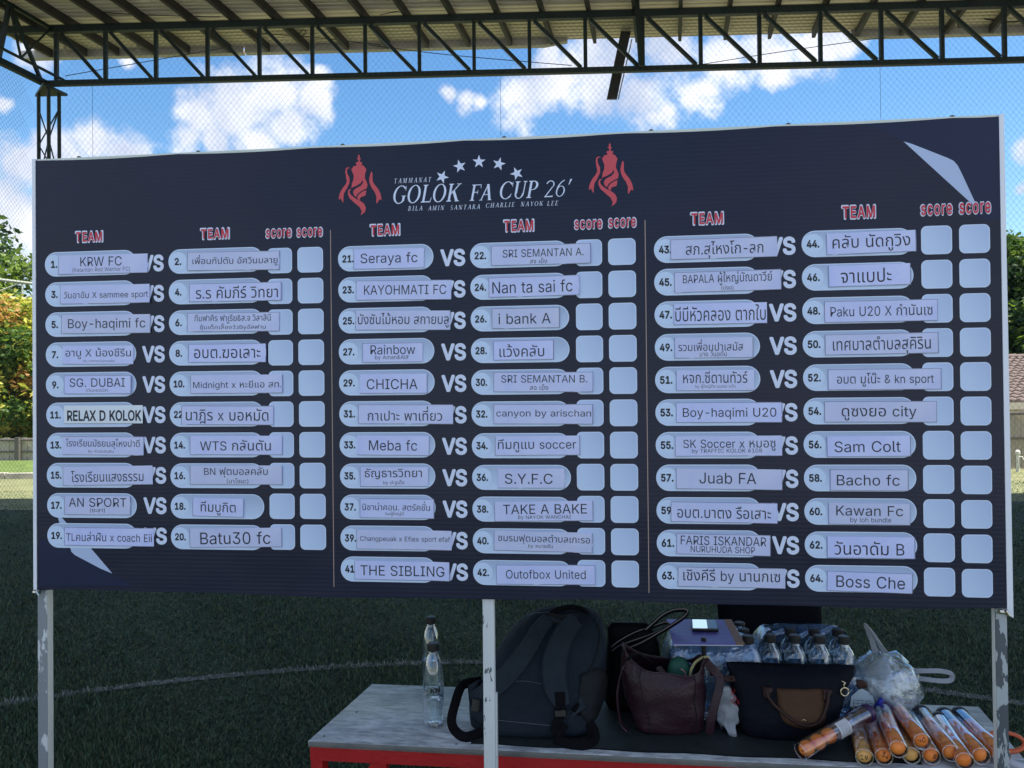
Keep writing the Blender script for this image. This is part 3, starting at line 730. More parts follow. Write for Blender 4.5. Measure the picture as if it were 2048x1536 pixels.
b0_ = N.n('ShaderNodeBump', i_Strength=.35, i_Distance=.02); n9 = N.n('ShaderNodeTexNoise', i_Scale=4.0, i_Detail=2.0); N.l(tc.outputs['Object'], n9.inputs['Vector']); N.l(n9.outputs['Fac'], b0_.inputs['Height'])
bu = N.n('ShaderNodeBump', i_Strength=.10, i_Distance=.001); N.l(b0_.outputs[0], bu.inputs['Normal']); N.l(wv.outputs['Fac'], bu.inputs['Height']); N.l(bu.outputs[0], b.inputs['Normal'])
nx_ = 48
vs = []; fs = []
def sagz(u): return .003 * math.sin(u * 5.1) + .0015 * math.sin(u * 13)
for i in range(nx_ + 1):
    u = U0 + (U1 - U0) * i / nx_
    zt = ZHI - .0045 * abs(math.sin((u - .02) / .402 * math.pi)) ** .8
    for y, z in ((0, ZLO + sagz(u)), (0, zt), (.004, zt), (.004, ZLO + sagz(u))): vs.append((u, y, z))
for i in range(nx_):
    a = 4 * i; c = a + 4
    fs += [(a, c, c + 1, a + 1), (a + 1, c + 1, c + 2, a + 2), (a + 2, c + 2, c + 3, a + 3), (a + 3, c + 3, c, a)]
fs += [(0, 1, 2, 3), (4 * nx_ + 3, 4 * nx_ + 2, 4 * nx_ + 1, 4 * nx_)]
ban = link('banner', mesh('banner', vs, fs, m_ban), board)
m_wv = mat('white_vinyl', (.80, .82, .92), .4, (.84, .86, .95), 3)
m_paint = mat('white_paint_rail', (.62, .68, .62), .45, (.70, .74, .70), 8)
G().box((U0 - .010, -.002, ZLO - .006), (U0 - .0003, .035, ZHI + .004)).obj('side_trim', m_wv, board)
g = G(); g.add([(U1 + .0003, -.002, ZLO - .012), (U1 + .014, -.002, ZLO - .02), (U1 + .0115, -.002, ZHI + .004), (U1 + .0003, -.002, ZHI + .002),
       (U1 + .0003, .035, ZLO - .012), (U1 + .014, .035, ZLO - .02), (U1 + .0115, .035, ZHI + .004), (U1 + .0003, .035, ZHI + .002)],
       [(0,1,2,3), (7,6,5,4), (0,4,5,1), (1,5,6,2), (2,6,7,3), (3,7,4,0)]).obj('side_trim', m_wv, board)
G().box((U0, .0055, ZHI - .03), (U1, .034, ZHI + .0045)).obj('frame_rail', m_paint, board)
G().box((U0, .0055, ZLO + .012), (U1, .034, ZLO + .044)).obj('frame_rail', m_paint, board)
for px, py in ((150, 315), (390, 305), (681, 293), (1007, 279), (1303, 265), (1580, 249), (1911, 232)):
    u = bp(px, py)[0]; o = G().lathe([(.006, 0), (.006, .006), (.003, .008)], 8).obj('bolt', mat('bolt', (.06, .08, .07), .5), board); o.location += Vector((u, .018, ZHI + .004))
# posts with worn paint
def chipped(name, paint, under, lo, sc, seed):
    mt = bpy.data.materials.new(name); mt.use_nodes = True; N = NT(mt.node_tree); b = mt.node_tree.nodes['Principled BSDF']
    tc = N.n('ShaderNodeTexCoord'); mp = N.n('ShaderNodeMapping'); mp.inputs['Location'].default_value = (seed, seed * 2, 0); mp.inputs['Scale'].default_value = (1.6, 1.6, .55); N.l(tc.outputs['Object'], mp.inputs[0])
    nz = N.n('ShaderNodeTexNoise', i_Scale=sc, i_Detail=8.0, i_Roughness=.6); N.l(mp.outputs[0], nz.inputs['Vector'])
    n2 = N.n('ShaderNodeTexNoise', i_Scale=9.0, i_Detail=6.0); N.l(mp.outputs[0], n2.inputs['Vector'])
    f = N.ramp(nz.outputs['Fac'], [(lo, 0.0), (lo + .012, 1.0)])
    base = N.mix(n2.outputs['Fac'], tuple(c * .86 for c in paint), paint)
    un = N.mix(n2.outputs['Fac'], tuple(c * .7 for c in under), tuple(c * 1.2 for c in under))
    N.l(N.mix(f, base, un), b.inputs['Base Color']); b.inputs['Roughness'].default_value = .5
    bu = N.n('ShaderNodeBump', i_Strength=.5, i_Distance=.001, invert=True); N.l(f, bu.inputs['Height']); N.l(bu.outputs[0], b.inputs['Normal']); return mt
W_ = (.66, .68, .70)
m_c = chipped('post_paint', W_, (.10, .12, .14), .635, 26, 3); m_cl = chipped('post_paint_worn_left', (.24, .26, .29), (.62, .64, .66), .56, 22, 8)
m_cr = chipped('post_paint_worn_right', (.42, .45, .48), (.075, .09, .11), .50, 34, 12); m_cs = chipped('post_paint_side', (.68, .68, .64), (.2, .2, .2), .72, 20, 5)
def post(px0, px1, front, sidem, dpt, bolt=True):
    u0, u1 = bp(px0, 1300)[0], bp(px1, 1300)[0]
    g = G(); g.box((u0, .006, 0), (u1, .006 + dpt, ZLO + .06)); g.m = [1, 1, 0, 1, 1, 1]
    o = g.obj('post', [front, sidem], board); bevel(o, .002, 2)
    return u0, u1
pu = [post(72, 91, m_cl, m_cs, .026), post(965, 988, m_c, m_c, .022), post(1994, 2018, m_cr, m_cs, .020)]
G().box((pu[1][1] + .0005, .010, .0), (pu[1][1] + .005, .026, ZLO - .25)).obj('welded_strip', m_c, board)
for u in (pu[0][0] + .004, pu[2][0] - .0):
    g = G(); g.tube([(u, -.012, ZLO - .002), (u + .016, -.012, ZLO - .004)], .0065, 8); g.tube([(u + .012, -.018, ZLO + .002), (u + .02, -.018, ZLO - .01)], .0035, 8)
    g.obj('wire_tie', mat('shiny_metal', (.55, .55, .5), .2, metal=1.0), board)

# flat print ------------------------------------------------------------
PR = 0
m_rim = mat('print_rim', (.64, .75, .98), .4); m_red = mat('print_red', (.62, .035, .06), .45); m_white = mat('print_white', (.70, .76, .98), .42)
m_black = mat('print_black', (.012, .012, .018), .5); m_num_disc = mat('print_disc', (.60, .73, .98), .4)
m_gold = mat('print_gold_line', (.42, .30, .26), .5); m_emb = mat('print_emblem_red', (.62, .075, .10), .45)
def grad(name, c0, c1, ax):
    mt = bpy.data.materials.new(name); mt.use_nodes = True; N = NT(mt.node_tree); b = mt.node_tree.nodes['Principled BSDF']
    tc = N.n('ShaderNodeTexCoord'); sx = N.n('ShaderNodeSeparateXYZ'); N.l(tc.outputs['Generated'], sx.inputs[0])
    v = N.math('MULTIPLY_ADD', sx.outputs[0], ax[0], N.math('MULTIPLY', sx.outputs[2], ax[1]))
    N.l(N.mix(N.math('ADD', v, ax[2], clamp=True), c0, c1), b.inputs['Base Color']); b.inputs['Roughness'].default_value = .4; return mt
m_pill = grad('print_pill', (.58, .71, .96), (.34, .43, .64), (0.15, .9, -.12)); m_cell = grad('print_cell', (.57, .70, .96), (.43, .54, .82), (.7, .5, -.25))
def rrect(u0, z0, u1, z1, r, n=8):
    out = []
    for cx, cz, a0 in ((u1 - r, z1 - r, 0), (u0 + r, z1 - r, 90), (u0 + r, z0 + r, 180), (u1 - r, z0 + r, 270)):
        out += [(cx + r * math.cos(R_(a0 + 90 * k / n)), cz + r * math.sin(R_(a0 + 90 * k / n))) for k in range(n + 1)]
    return out
CACHE = {}
def shape(name, u, z, wd, ht, r, mt, y, parent, rot=0):
    """one flat rounded shape with a lighter rim; identical ones share their mesh"""
    key = (name, round(wd, 3), round(ht, 3))
    return wd
def cell(name, px0, px1, yc, hpx, rfrac, fill, rimw=.0022):
    u0, z = bp(px0, yc); u1, z2 = bp(px1, yc); z = (z + z2) / 2 if name == 'score_box' else z
    h = hscale(px0, yc, hpx); w_ = u1 - u0; r = h * rfrac
    key = (name, fill.name, round(w_, 3), round(h, 3))
    if key not in CACHE:
        w_, h = key[2], key[3]; r = h * rfrac
        o1 = rrect(-w_/2, -h/2, w_/2, h/2, r); i1 = rrect(-w_/2 + rimw, -h/2 + rimw, w_/2 - rimw, h/2 - rimw, r - rimw); n = len(o1)
        v = [(a, -.0004, c) for a, c in o1] + [(a, -.0004, c) for a, c in i1]
        f = [(k, (k + 1) % n, n + (k + 1) % n, n + k) for k in range(n)] + [tuple(range(n, 2 * n))]
        CACHE[key] = mesh(name, v, f, [m_rim, fill], [0] * n + [1])
    return link(name, CACHE[key], ban, ((u0 + u1) / 2, 0, z)), u0, u1, z, h
def text(name, s_, cu, cz, wd, ht, mt, y, parent, off=0.0, keep=False, rot=0.0, VF=None, wave=None):
    V, F = VF or line_mesh(s_, off)
    V = fit(V, cu - wd / 2, cu + wd / 2, cz - ht / 2, cz + ht / 2, keep)
    if rot:
        c, s = math.cos(rot), math.sin(rot); V = [(cu + (v[0] - cu) * c - (v[1] - cz) * s, cz + (v[0] - cu) * s + (v[1] - cz) * c, *v[2:]) for v in V]
    vs = [(v[0], -(y + .000012 * (v[2] if len(v) > 2 else 0) + (wave(v[0], v[1]) if wave else 0)), v[1]) for v in V]
    return vs, F
def ptext(name, s_, px0, px1, py0, py1, mt, y=.001, off=0.0, VF=None, rotpx=0):
    pc = ((px0 + px1) / 2, (py0 + py1) / 2); cu, cz = bp(*pc)
    wd = bp(px1, pc[1])[0] - bp(px0, pc[1])[0]; ht = hscale(pc[0], pc[1], py1 - py0)
    vs, F = text(name, s_, cu, cz, wd, ht, mt, y, ban, off, VF=VF)
    c = sum((Vector(v) for v in vs), Vector()) / len(vs)
    return link(name, mesh(name, [Vector(v) - c for v in vs], F, mt), ban, c)

groups = [
 dict(n=10, first=1, hL=49, hS=50.5, cx=19, disc=16,
  L=((90, 529.5, 272), (95, 1070.5, 274)), R=((337, 523.8, 526), (342, 1073.3, 529)),
  S1=((535, 584, 521.3), (540, 590, 1074)), S2=((595, 646, 519.5), (601, 652, 1074.5)), V=((283, 327.5, 526.3), (287.5, 334, 1072)), hV=34,
  hd=[('TEAM', 152, 205, 463, 484), ('TEAM', 402, 458, 457, 478), ('score', 532, 583, 457.5, 476), ('score', 594, 645, 455.5, 474)]),
 dict(n=11, first=21, hL=50, hS=53, cx=20, disc=17,
  L=((676, 518.4, 867), (681.6, 1137.5, 872.5)), R=((940, 512, 1137), (946, 1144.4, 1144)),
  S1=((1151, 1204, 505.5), (1155, 1210.6, 1146.6)), S2=((1216, 1271.5, 503.3), (1223, 1278, 1148)), V=((880.6, 930.4, 515.2), (886.5, 936, 1144)), hV=35,
  hd=[('TEAM', 741, 799, 449, 471), ('TEAM', 1008, 1067, 440, 463), ('score', 1149, 1204, 439.5, 458.5), ('score', 1217, 1272, 436, 455.5)]),
 dict(n=11, first=43, hL=53, hS=57, cx=21.5, disc=18,
  L=((1307.7, 500, 1518), (1314, 1150.7, 1524)), R=((1603, 488.8, 1826), (1610, 1156, 1835)),
  S1=((1842, 1904, 480), (1848, 1910, 1164)), S2=((1918, 1980, 477.5), (1923.4, 1985.6, 1166.5)), V=((1536, 1591, 492), (1545, 1599, 1157)), hV=37,
  hd=[('TEAM', 1382, 1446, 425, 449), ('TEAM', 1684, 1750, 411, 437), ('score', 1841, 1904, 408.5, 431), ('score', 1918, 1981, 404.5, 428)])]
disc_me = G().loft([[Vector((.0205 * math.cos(a), 0, .0205 * math.sin(a))) for a in [2*math.pi*k/32 for k in range(32)]]], cap=False)
dk = [(math.cos(2*math.pi*k/32), 0, math.sin(2*math.pi*k/32)) for k in range(32)]
disc_me = mesh('number_disc', dk, [tuple(range(32))], m_num_disc)
VSV = line_mesh('VS', .045)
glyph_prep('0123456789.', .03)
for gp in groups:
    n = gp['n']
    for i in range(n):
        t = i / (n - 1); li = lambda a: [a[0][k] + (a[1][k] - a[0][k]) * t for k in range(3)]
        for key, num in (('L', gp['first'] + 2 * i), ('R', gp['first'] + 2 * i + 1)):
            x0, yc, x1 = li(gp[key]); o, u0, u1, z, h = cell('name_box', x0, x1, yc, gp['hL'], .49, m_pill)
            dr = h * .39; uc = u0 + h * .405
            d = link('number_disc', disc_me, ban, (uc, -.0007, z)); d.scale = (dr, 1, dr)
            ns = '22.' if num == 12 else '%d.' % num
            th_ = h * .30; tw = th_ * (1.55 if num > 9 else .95)
            vs, F = text('n', ns, uc + h * .01, z, tw, th_, m_black, .0010, ban, .040)
            c = sum((Vector(v) for v in vs), Vector()) / len(vs)
            link('row_number', mesh('row_number', [Vector(v) - c for v in vs], F, m_black), ban, c)
        for key in ('S1', 'S2'):
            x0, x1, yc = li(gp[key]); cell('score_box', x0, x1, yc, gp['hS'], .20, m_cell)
        x0, x1, yc = li(gp['V']); ptext('versus_print', 'VS', x0, x1, yc - gp['hV'] / 2, yc + gp['hV'] / 2, m_white, .0004, VF=VSV)
    for s_, a, b_, c, d in gp['hd']:
        o1, o2, pd = (.070, .026, 2.0) if s_ == 'TEAM' else (.058, .020, 1.4)
        ptext('heading_outline', s_, a - pd, b_ + pd, c - pd, d + pd, m_white, .0006, VF=line_mesh(s_, o1, .09))
        ptext('heading', s_, a + .5, b_ - .5, c + .8, d - .8, m_red, .0017, VF=line_mesh(s_, o2, .09))
for (xa, ya), (xb, yb) in (((661, 460), (668, 1174)), ((1290, 440), (1298, 1186))):
    a = bp(xa, ya); c = bp(xb, yb); o = obj('divider_line', [(a[0]-.001,-.0004,a[1]),(a[0]+.001,-.0004,a[1]),(c[0]+.001,-.0004,c[1]),(c[0]-.001,-.0004,c[1])], [(0,3,2,1)], m_gold, ban)
# title
ptext('title', '', 786, 1086, 365, 409, m_white, .0005, VF=serif_line('GOLOK FA CUP', 1.0, .03)) if False else None
def stitle(s_, pts, h0, h1, bold, track, nm, mt=m_white):
    """title text set along the board: px x0,x1 at the ends with baselines"""
    (x0, yb0), (x1, yb1) = pts
    V, F = serif_line(s_, bold, track); a, za = bp(x0, yb0); c, zc = bp(x1, yb1); hh = hscale(x0, yb0 - h0 / 2, h0)
    V = fit(V, a, c, (za + zc) / 2, (za + zc) / 2 + hh * (max(v[1] for v in V) - min(v[1] for v in V)))
    vs = [];
    for f_ in F: pass
    y = {}
    for k, f_ in enumerate(F):
        for j in f_: y[j] = .0005 + .00002 * (k % 24)
    vs = [Vector((v[0], -y[i], v[1])) for i, v in enumerate(V)]; c_ = sum(vs, Vector()) / len(vs)
    link(nm, mesh(nm, [v - c_ for v in vs], F, mt), ban, c_)
stitle('GOLOK', ((787, 408), (924, 403)), 35, 35, 1, .04, 'title')
stitle('FA', ((939, 402), (983, 400)), 32, 32, 1, .0, 'title')
stitle('CUP', ((1000, 399), (1077, 396)), 34, 34, 1, .03, 'title')
stitle("26'", ((1088, 396), (1145, 391)), 33, 33, .62, .05, 'title')
stitle('TAMMANAT', ((789, 367), (863, 363.5)), 9.5, 9, .9, .34, 'small_title')
for s_, x0, x1, y0, y1 in (('BILA', 816, 845, 421.5, 421), ('AMIN', 856, 889, 421, 420), ('SANTARA', 901, 960, 420, 418), ('CHARLIE', 972, 1030, 416, 413.5), ('NAYOK', 1041, 1087, 413, 411.5), ('LEE', 1094, 1117, 411.5, 410.5)):
    stitle(s_, ((x0, y0), (x1, y1)), 9, 9, .9, .25, 'small_title')
def flat_poly(name, pts, mt, y=.0005):
    v = [bp(*p) for p in pts]; vs = [Vector((a, -y, c)) for a, c in v]; c_ = sum(vs, Vector()) / len(vs)
    return link(name, mesh(name, [q - c_ for q in vs], [tuple(range(len(vs)))], mt), ban, c_)
for cx, cy, a in ((884.5, 354, 8), (919.5, 332.5, -22 - 60), (958, 323.5, 0), (998, 328, 25), (1033.5, 347, -3 + 60)):
    z_ = [(0, 0)]
    a = {884.5: 26, 919.5: -14, 958: 0, 998: 14, 1033.5: -26}[cx]
    if cx in (884.5, 1033.5): a = 180 - a / 2 if cx == 884.5 else 180 - a / 2
    pts = []
    for k in range(10):
        rr = 13.6 if k % 2 == 0 else 5.4; th = R_(-90 + 36 * k + a); pts.append((cx + rr * math.cos(th), cy + rr * math.sin(th) * 1.0))
    flat_poly('star', pts, m_white)
m_navy2 = mat('navy_print_light', (.012, .019, .060), .34, spec=.3)
m_sw = mat('print_swoosh', (.46, .55, .80), .42)
z1 = lambda x, y: (1700 + x / 5.885, 220 + y / 5.885)
z2_ = lambda x, y: (50 + x / 6.982, 1020 + y / 6.982)
flat_poly('corner_panel', [z1(180, 170), z1(500, 290), z1(630, 370), z1(1450, 1100), z1(1500, 1290), z1(1775, 1290), z1(1775, 75)], m_navy2, .00015)
flat_poly('swoosh', [z1(630, 370), z1(730, 400), z1(870, 455), z1(1150, 565), z1(1220, 600), z1(1265, 650), z1(1330, 780), z1(1475, 1095), z1(1440, 1110), z1(1100, 800)], m_sw, .0003)
flat_poly('corner_panel', [z2_(205, 400), z2_(640, 560), z2_(690, 620), z2_(1230, 895), z2_(1500, 1060), z2_(205, 1060)], m_navy2, .00015)
flat_poly('swoosh', [z2_(440, 30), z2_(500, 90), z2_(585, 185), z2_(900, 510), z2_(1220, 885), z2_(1060, 820), z2_(700, 630), z2_(650, 585), z2_(630, 520), z2_(560, 360), z2_(480, 170)], m_sw, .0003)
em = {
 'A': [(360,430),(410,355),(470,345),(480,325),(452,290),(480,262),(507,268),(514,215),(478,190),(510,168),(505,120),(525,100),(545,120),(540,168),(572,190),(542,215),(550,268),(580,262),(603,285),(575,325),(640,355),(690,430),(662,520),(655,620),(690,690),(715,760),(700,840),(580,900),(500,960),(460,1035),(415,985),(397,915),(440,855),(570,785),(622,710),(598,660),(570,725),(480,780),(360,835),(372,740),(408,650),(412,560),(385,490)],
 'B': [(690,885),(670,1000),(560,1040),(540,1100),(500,1085),(490,1030),(540,960),(620,905)],
 'C': [(360,850),(320,905),(330,960),(400,1030),(490,1090),(545,1108),(640,1180),(680,1270),(660,1360),(600,1410),(565,1430),(590,1350),(540,1250),(430,1160),(330,1070),(285,980),(285,910),(310,865)],
 'D': [(345,400),(290,400),(262,440),(275,520),(320,620),(320,720),(260,850),(200,950),(185,1060),(185,1160),(150,1110),(120,1050),(100,1095),(82,1060),(105,950),(160,850),(230,760),(262,690),(245,600),(228,480),(240,400),(290,380)],
 'E': [(803,465),(825,520),(822,620),(830,700),(870,760),(950,860),(1000,960),(1025,1105),(985,1080),(965,1100),(920,1180),(908,1150),(910,1020),(870,920),(800,820),(758,720),(752,640),(775,530)]}
def tri_fill(polys):
    """ear-clip each outline so that concave shapes come out clean"""
    from mathutils.geometry import tessellate_polygon
    V = []; F = []
    for pl_ in polys:
        b0 = len(V); V += pl_; F += [tuple(b0 + j for j in t) for t in tessellate_polygon([[Vector((p[0], p[1], 0)) for p in pl_]])]
    return V, F
for ox, oy, k in ((670, 300, 1.0), (1170, 277.2, 1.035)):
    V, F = tri_fill(list(em.values())); vs = []
    for x, y in V:
        a, c = bp(ox + x * k / 10.97, oy + y * k / 10.97 + (0 if ox < 700 else 0)); vs.append(Vector((a, -.0005, c)))
    c_ = sum(vs, Vector()) / len(vs); o = link('cup_emblem', mesh('cup_emblem', [q - c_ for q in vs], F, m_emb), ban, c_)

# ---------------------------------------------------------------- paper name strips
Z = [(60, 440, 3.303), (60, 780, 3.303), (660, 420, 3.151), (660, 790, 3.151), (1300, 390, 2.844), (1300, 790, 2.844)]
S = []
def st(num, zi, TLp, TRp, BL, main, mb, sub=None, sb=None, x=None, bold=0.0): S.append((num, zi, TLp, TRp, BL, main, mb, sub, sb, x, bold))
st(1,0,(193,237),(783,222),(197,362),'KRW FC',(335,610,243,305),'(Kelantan Red Warrior FC)',(283,663,312,345))
st(2,0,(1043,213),(1652,204),(1045,337),'เพื่อนกัปตัน อัศวินมลายู',(1075,1637,228,305))
st(3,0,(204,435),(797,423),(207,557),'วันอาอัม X sammee sport',(225,785,468,525))
st(4,0,(1055,422),(1665,409),(1058,543),'ร.ร คัมภีร์ วิทยา',(1097,1640,435,517))
st(5,0,(210,630),(800,622),(213,753),'Boy-haqimi fc',(253,765,650,730))
st(6,0,(1042,615),(1650,608),(1044,740),'ทีมฟาคิร ฟาเรีย&ส.จ วิลาสินี',(1090,1592,622,668),'ซุ้มเด็กเลี้ยงวัวByอัลฟาน',(1125,1560,682,730),'x')
st(7,0,(220,832),(687,830),(222,954),'อาบู X น้องชีรีน',(237,670,843,920),'By นายกชะวันทองสิง',(357,562,922,942))
st(8,0,(1050,820),(1565,815),(1052,942),'อบต.ฆอเลาะ',(1085,1525,852,913))
st(9,0,(228,1028),(675,1025),(228,1150),'SG. DUBAI',(265,632,1045,1103),'(ตันหยงมัส)',(373,517,1112,1138))
st(10,0,(1062,1027),(1672,1020),(1062,1148),'Midnight x หะยีแอ สท.',(1078,1663,1060,1120))
st(11,1,(228,103),(749,100),(230,223),'RELAX D KOLOK',(247,738,133,205),bold=.028)
st(12,1,(1003,103),(1612,105),(1001,228),'นาฎิร x บอหมัด',(1030,1577,122,222))
st(13,1,(219,305),(757,308),(217,428),'โรงเรียนมัธยมสุไหงปาดี',(240,727,322,390),'By กำนัลอับซิน',(388,556,394,418))
st(14,1,(1060,303),(1670,302),(1061,428),'WTS กลันตัน',(1125,1592,328,400))
st(15,1,(220,508),(812,498),(223,632),'โรงเรียนแสงธรรม',(275,752,530,605))
st(16,1,(1060,498),(1670,498),(1063,624),'BN ฟุตบอลคลับ',(1152,1572,508,578),'(บาโงนะ)',(1303,1445,582,620))
st(17,1,(230,700),(668,702),(228,823),'AN SPORT',(260,640,712,772),'(ยะลา)',(400,498,778,812))
st(18,1,(1077,710),(1415,718),(1071,832),'ทีมบูกิต',(1130,1362,735,828))
st(19,1,(230,905),(822,912),(225,1025),'TLคนล่าฝัน x coach Eii',(240,808,935,1000))
st(20,1,(1057,914),(1665,908),(1058,1040),'Batu30 fc',(1127,1590,935,1018))
st(21,2,(150,250),(596,240),(153,375),'Seraya fc',(193,552,270,350))
st(22,2,(1016,228),(1643,210),(1020,353),'SRI SEMANTAN A.',(1088,1597,245,295),'สจ เย็ง',(1260,1368,303,337))
st(23,2,(166,447),(765,440),(168,570),'KAYOHMATI FC',(215,732,473,533))
st(24,2,(1000,428),(1570,410),(1003,553),'Nan ta sai fc',(1022,1527,445,522))
st(25,2,(163,637),(762,634),(165,758),'บังซันไม้หอม สกายบลู',(175,748,648,742))
st(26,2,(1020,622),(1447,613),(1022,750),'i bank A',(1062,1390,650,718))
st(27,2,(205,840),(585,835),(206,962),'Rainbow',(257,538,850,910),'by Aman&Alif',(285,497,915,947))
st(28,2,(1030,825),(1410,818),(1028,948),'แว้งคลับ',(1068,1350,845,925))
st(29,2,(188,1035),(615,1032),(190,1157),'CHICHA',(233,552,1065,1130))
st(30,2,(1032,1022),(1657,1020),(1034,1147),'SRI SEMANTAN B.',(1078,1620,1040,1088),'สจ เย็ง',(1260,1376,1098,1134))
st(31,3,(179,60),(778,60),(180,182),'กาเปาะ พาเที่ยว',(238,707,72,162))
st(32,3,(1032,58),(1657,57),(1032,183),'canyon by arischan',(1047,1643,92,147))
st(33,3,(172,255),(627,258),(170,378),'Meba fc',(247,550,283,350))
st(34,3,(1040,260),(1575,255),(1040,382),'ทีมกูแบ soccer',(1058,1550,275,360))
st(35,3,(190,455),(620,453),(189,577),'ธัญธารวิทยา',(220,580,460,530),'by ปะจูเด็ง',(338,470,535,570))
st(36,3,(1057,463),(1480,463),(1055,587),'S.Y.F.C',(1102,1403,495,560))
st(37,3,(190,650),(658,655),(190,773),'นิชาน่าคอน. สตรัคชั่น',(205,630,668,727),'byผู้ใหญ่บี',(352,465,733,764))
st(38,3,(1035,672),(1657,665),(1036,797),'TAKE A BAKE',(1090,1617,688,748),'By NAYOK WANCHAI',(1185,1518,757,785))
st(39,3,(169,848),(768,855),(170,970),'Changpeuak x Eflex sport efaf',(190,757,890,930))
st(40,3,(1034,853),(1655,868),(1032,978),'ชมรมฟุตบอลตำบลเกะรอ',(1058,1637,878,942),'by หนายซัน',(1250,1405,937,968))
st(41,3,(156,1042),(757,1052),(154,1160),'THE SIBLING',(192,722,1075,1140))
st(42,3,(1047,1068),(1670,1070),(1048,1192),'Outofbox United',(1108,1610,1100,1157))
st(43,4,(115,255),(720,235),(118,370),'สภ.สุไหงโก-ลก',(202,642,262,358))
st(44,4,(1000,222),(1510,199),(1004,343),'คลับ นัดกูวิง',(1035,1477,222,322))
st(45,4,(137,442),(743,422),(141,557),'BAPALA ผู้ใหญ่บัณดาวีย์',(185,692,436,514),'(บึงอ)',(405,473,512,543))
st(46,4,(1012,405),(1480,388),(1020,525),'จาแบปะ',(1082,1370,418,498))
st(47,4,(133,622),(663,610),(135,740),'บีบีหัวคลอง ตากใบ',(142,655,626,716))
st(48,4,(990,606),(1633,592),(992,727),'Paku U20 X กำนันเซ',(1023,1602,622,688))
st(49,4,(138,814),(585,808),(141,930),'รวมเพื่อนปาเสมัส',(160,527,820,887),'บาย วันอดัม',(282,435,888,918))
st(50,4,(993,795),(1637,780),(996,912),'เทศบาลตำบลสุคิริน',(1037,1592,803,905))
st(51,4,(147,998),(590,994),(152,1115),'หจก.ซีดานทัวร์',(187,552,1002,1070),'by ผู้ใหญ่ดิง แมดง-แว้ง',(257,485,1075,1103))
st(52,4,(1010,992),(1655,985),(1013,1110),'อบต มูโน๊ะ & kn sport',(1060,1610,1010,1090))
st(53,5,(147,43),(750,40),(149,157),'Boy-haqimi U20',(185,715,72,138))
st(54,5,(990,36),(1628,34),(990,155),'ดูซงยอ city',(1087,1512,62,145))
st(55,5,(141,235),(747,230),(147,349),'SK Soccer x หมอซู',(187,710,252,318),'by TRAFFIC KOLOK 6108',(237,635,305,333))
st(56,5,(1003,235),(1480,230),(1003,352),'Sam Colt',(1047,1422,262,325))
st(57,5,(148,417),(750,423),(148,533),'Juab FA',(280,602,442,505))
st(58,5,(1022,422),(1467,424),(1021,543),'Bacho fc',(1060,1417,452,515))
st(59,5,(118,605),(723,615),(118,720),'อบต.บาตง รือเสาะ',(153,685,632,702))
st(60,5,(1013,613),(1475,618),(1010,734),'Kawan Fc',(1057,1435,630,687),'by loh bundle',(1137,1370,697,730))
st(61,5,(150,785),(685,797),(148,903),'FARIS ISKANDAR',(173,658,803,855),'NURUHUDA SHOP',(230,595,860,897))
st(62,5,(1005,803),(1505,809),(1003,925),'วันอาดัม B',(1047,1443,832,910))
st(63,5,(157,975),(767,986),(160,1088),'เชิงคีรี by นานกเซ',(187,737,990,1074))
st(64,5,(1006,998),(1493,1015),(1004,1112),'Boss Che',(1057,1447,1030,1098))
glyph_prep(''.join(a[5] + (a[7] or '') for a in S) + 'x', 0.0)
m_paper = bpy.data.materials.new('paper'); m_paper.use_nodes = True; N = NT(m_paper.node_tree); b = m_paper.node_tree.nodes['Principled BSDF']
b.inputs['Roughness'].default_value = .35; tc = N.n('ShaderNodeTexCoord'); nz = N.n('ShaderNodeTexNoise', i_Scale=18.0, i_Detail=3.0); N.l(tc.outputs['Object'], nz.inputs['Vector'])
oi = N.n('ShaderNodeObjectInfo'); pc_ = N.ramp(nz.outputs['Fac'], [(.35, (.58, .63, .97)), (.65, (.65, .69, .99))]); hv = N.n('ShaderNodeHueSaturation'); N.l(pc_, hv.inputs['Color']); N.l(N.math('MULTIPLY_ADD', oi.outputs['Random'], .16, .88), hv.inputs['Value']); N.l(N.math('MULTIPLY_ADD', oi.outputs['Random'], .2, .95), hv.inputs['Saturation']); N.l(hv.outputs[0], b.inputs['Base Color'])
bu = N.n('ShaderNodeBump', i_Strength=.25, i_Distance=.004); N.l(nz.outputs['Fac'], bu.inputs['Height']); N.l(bu.outputs[0], b.inputs['Normal'])
m_paper2 = mat('paper_bright', (.76, .82, .92), .4); m_ink = mat('ink', (.018, .018, .035), .5); m_ink2 = mat('ink_faded', (.13, .13, .20), .5); m_edge = mat('cut_edge', (.05, .05, .08), .6)
GRP = 'paper name strips stuck on the fixture board'
thai = lambda s_: any(0xE00 <= ord(c) < 0xE80 for c in s_)
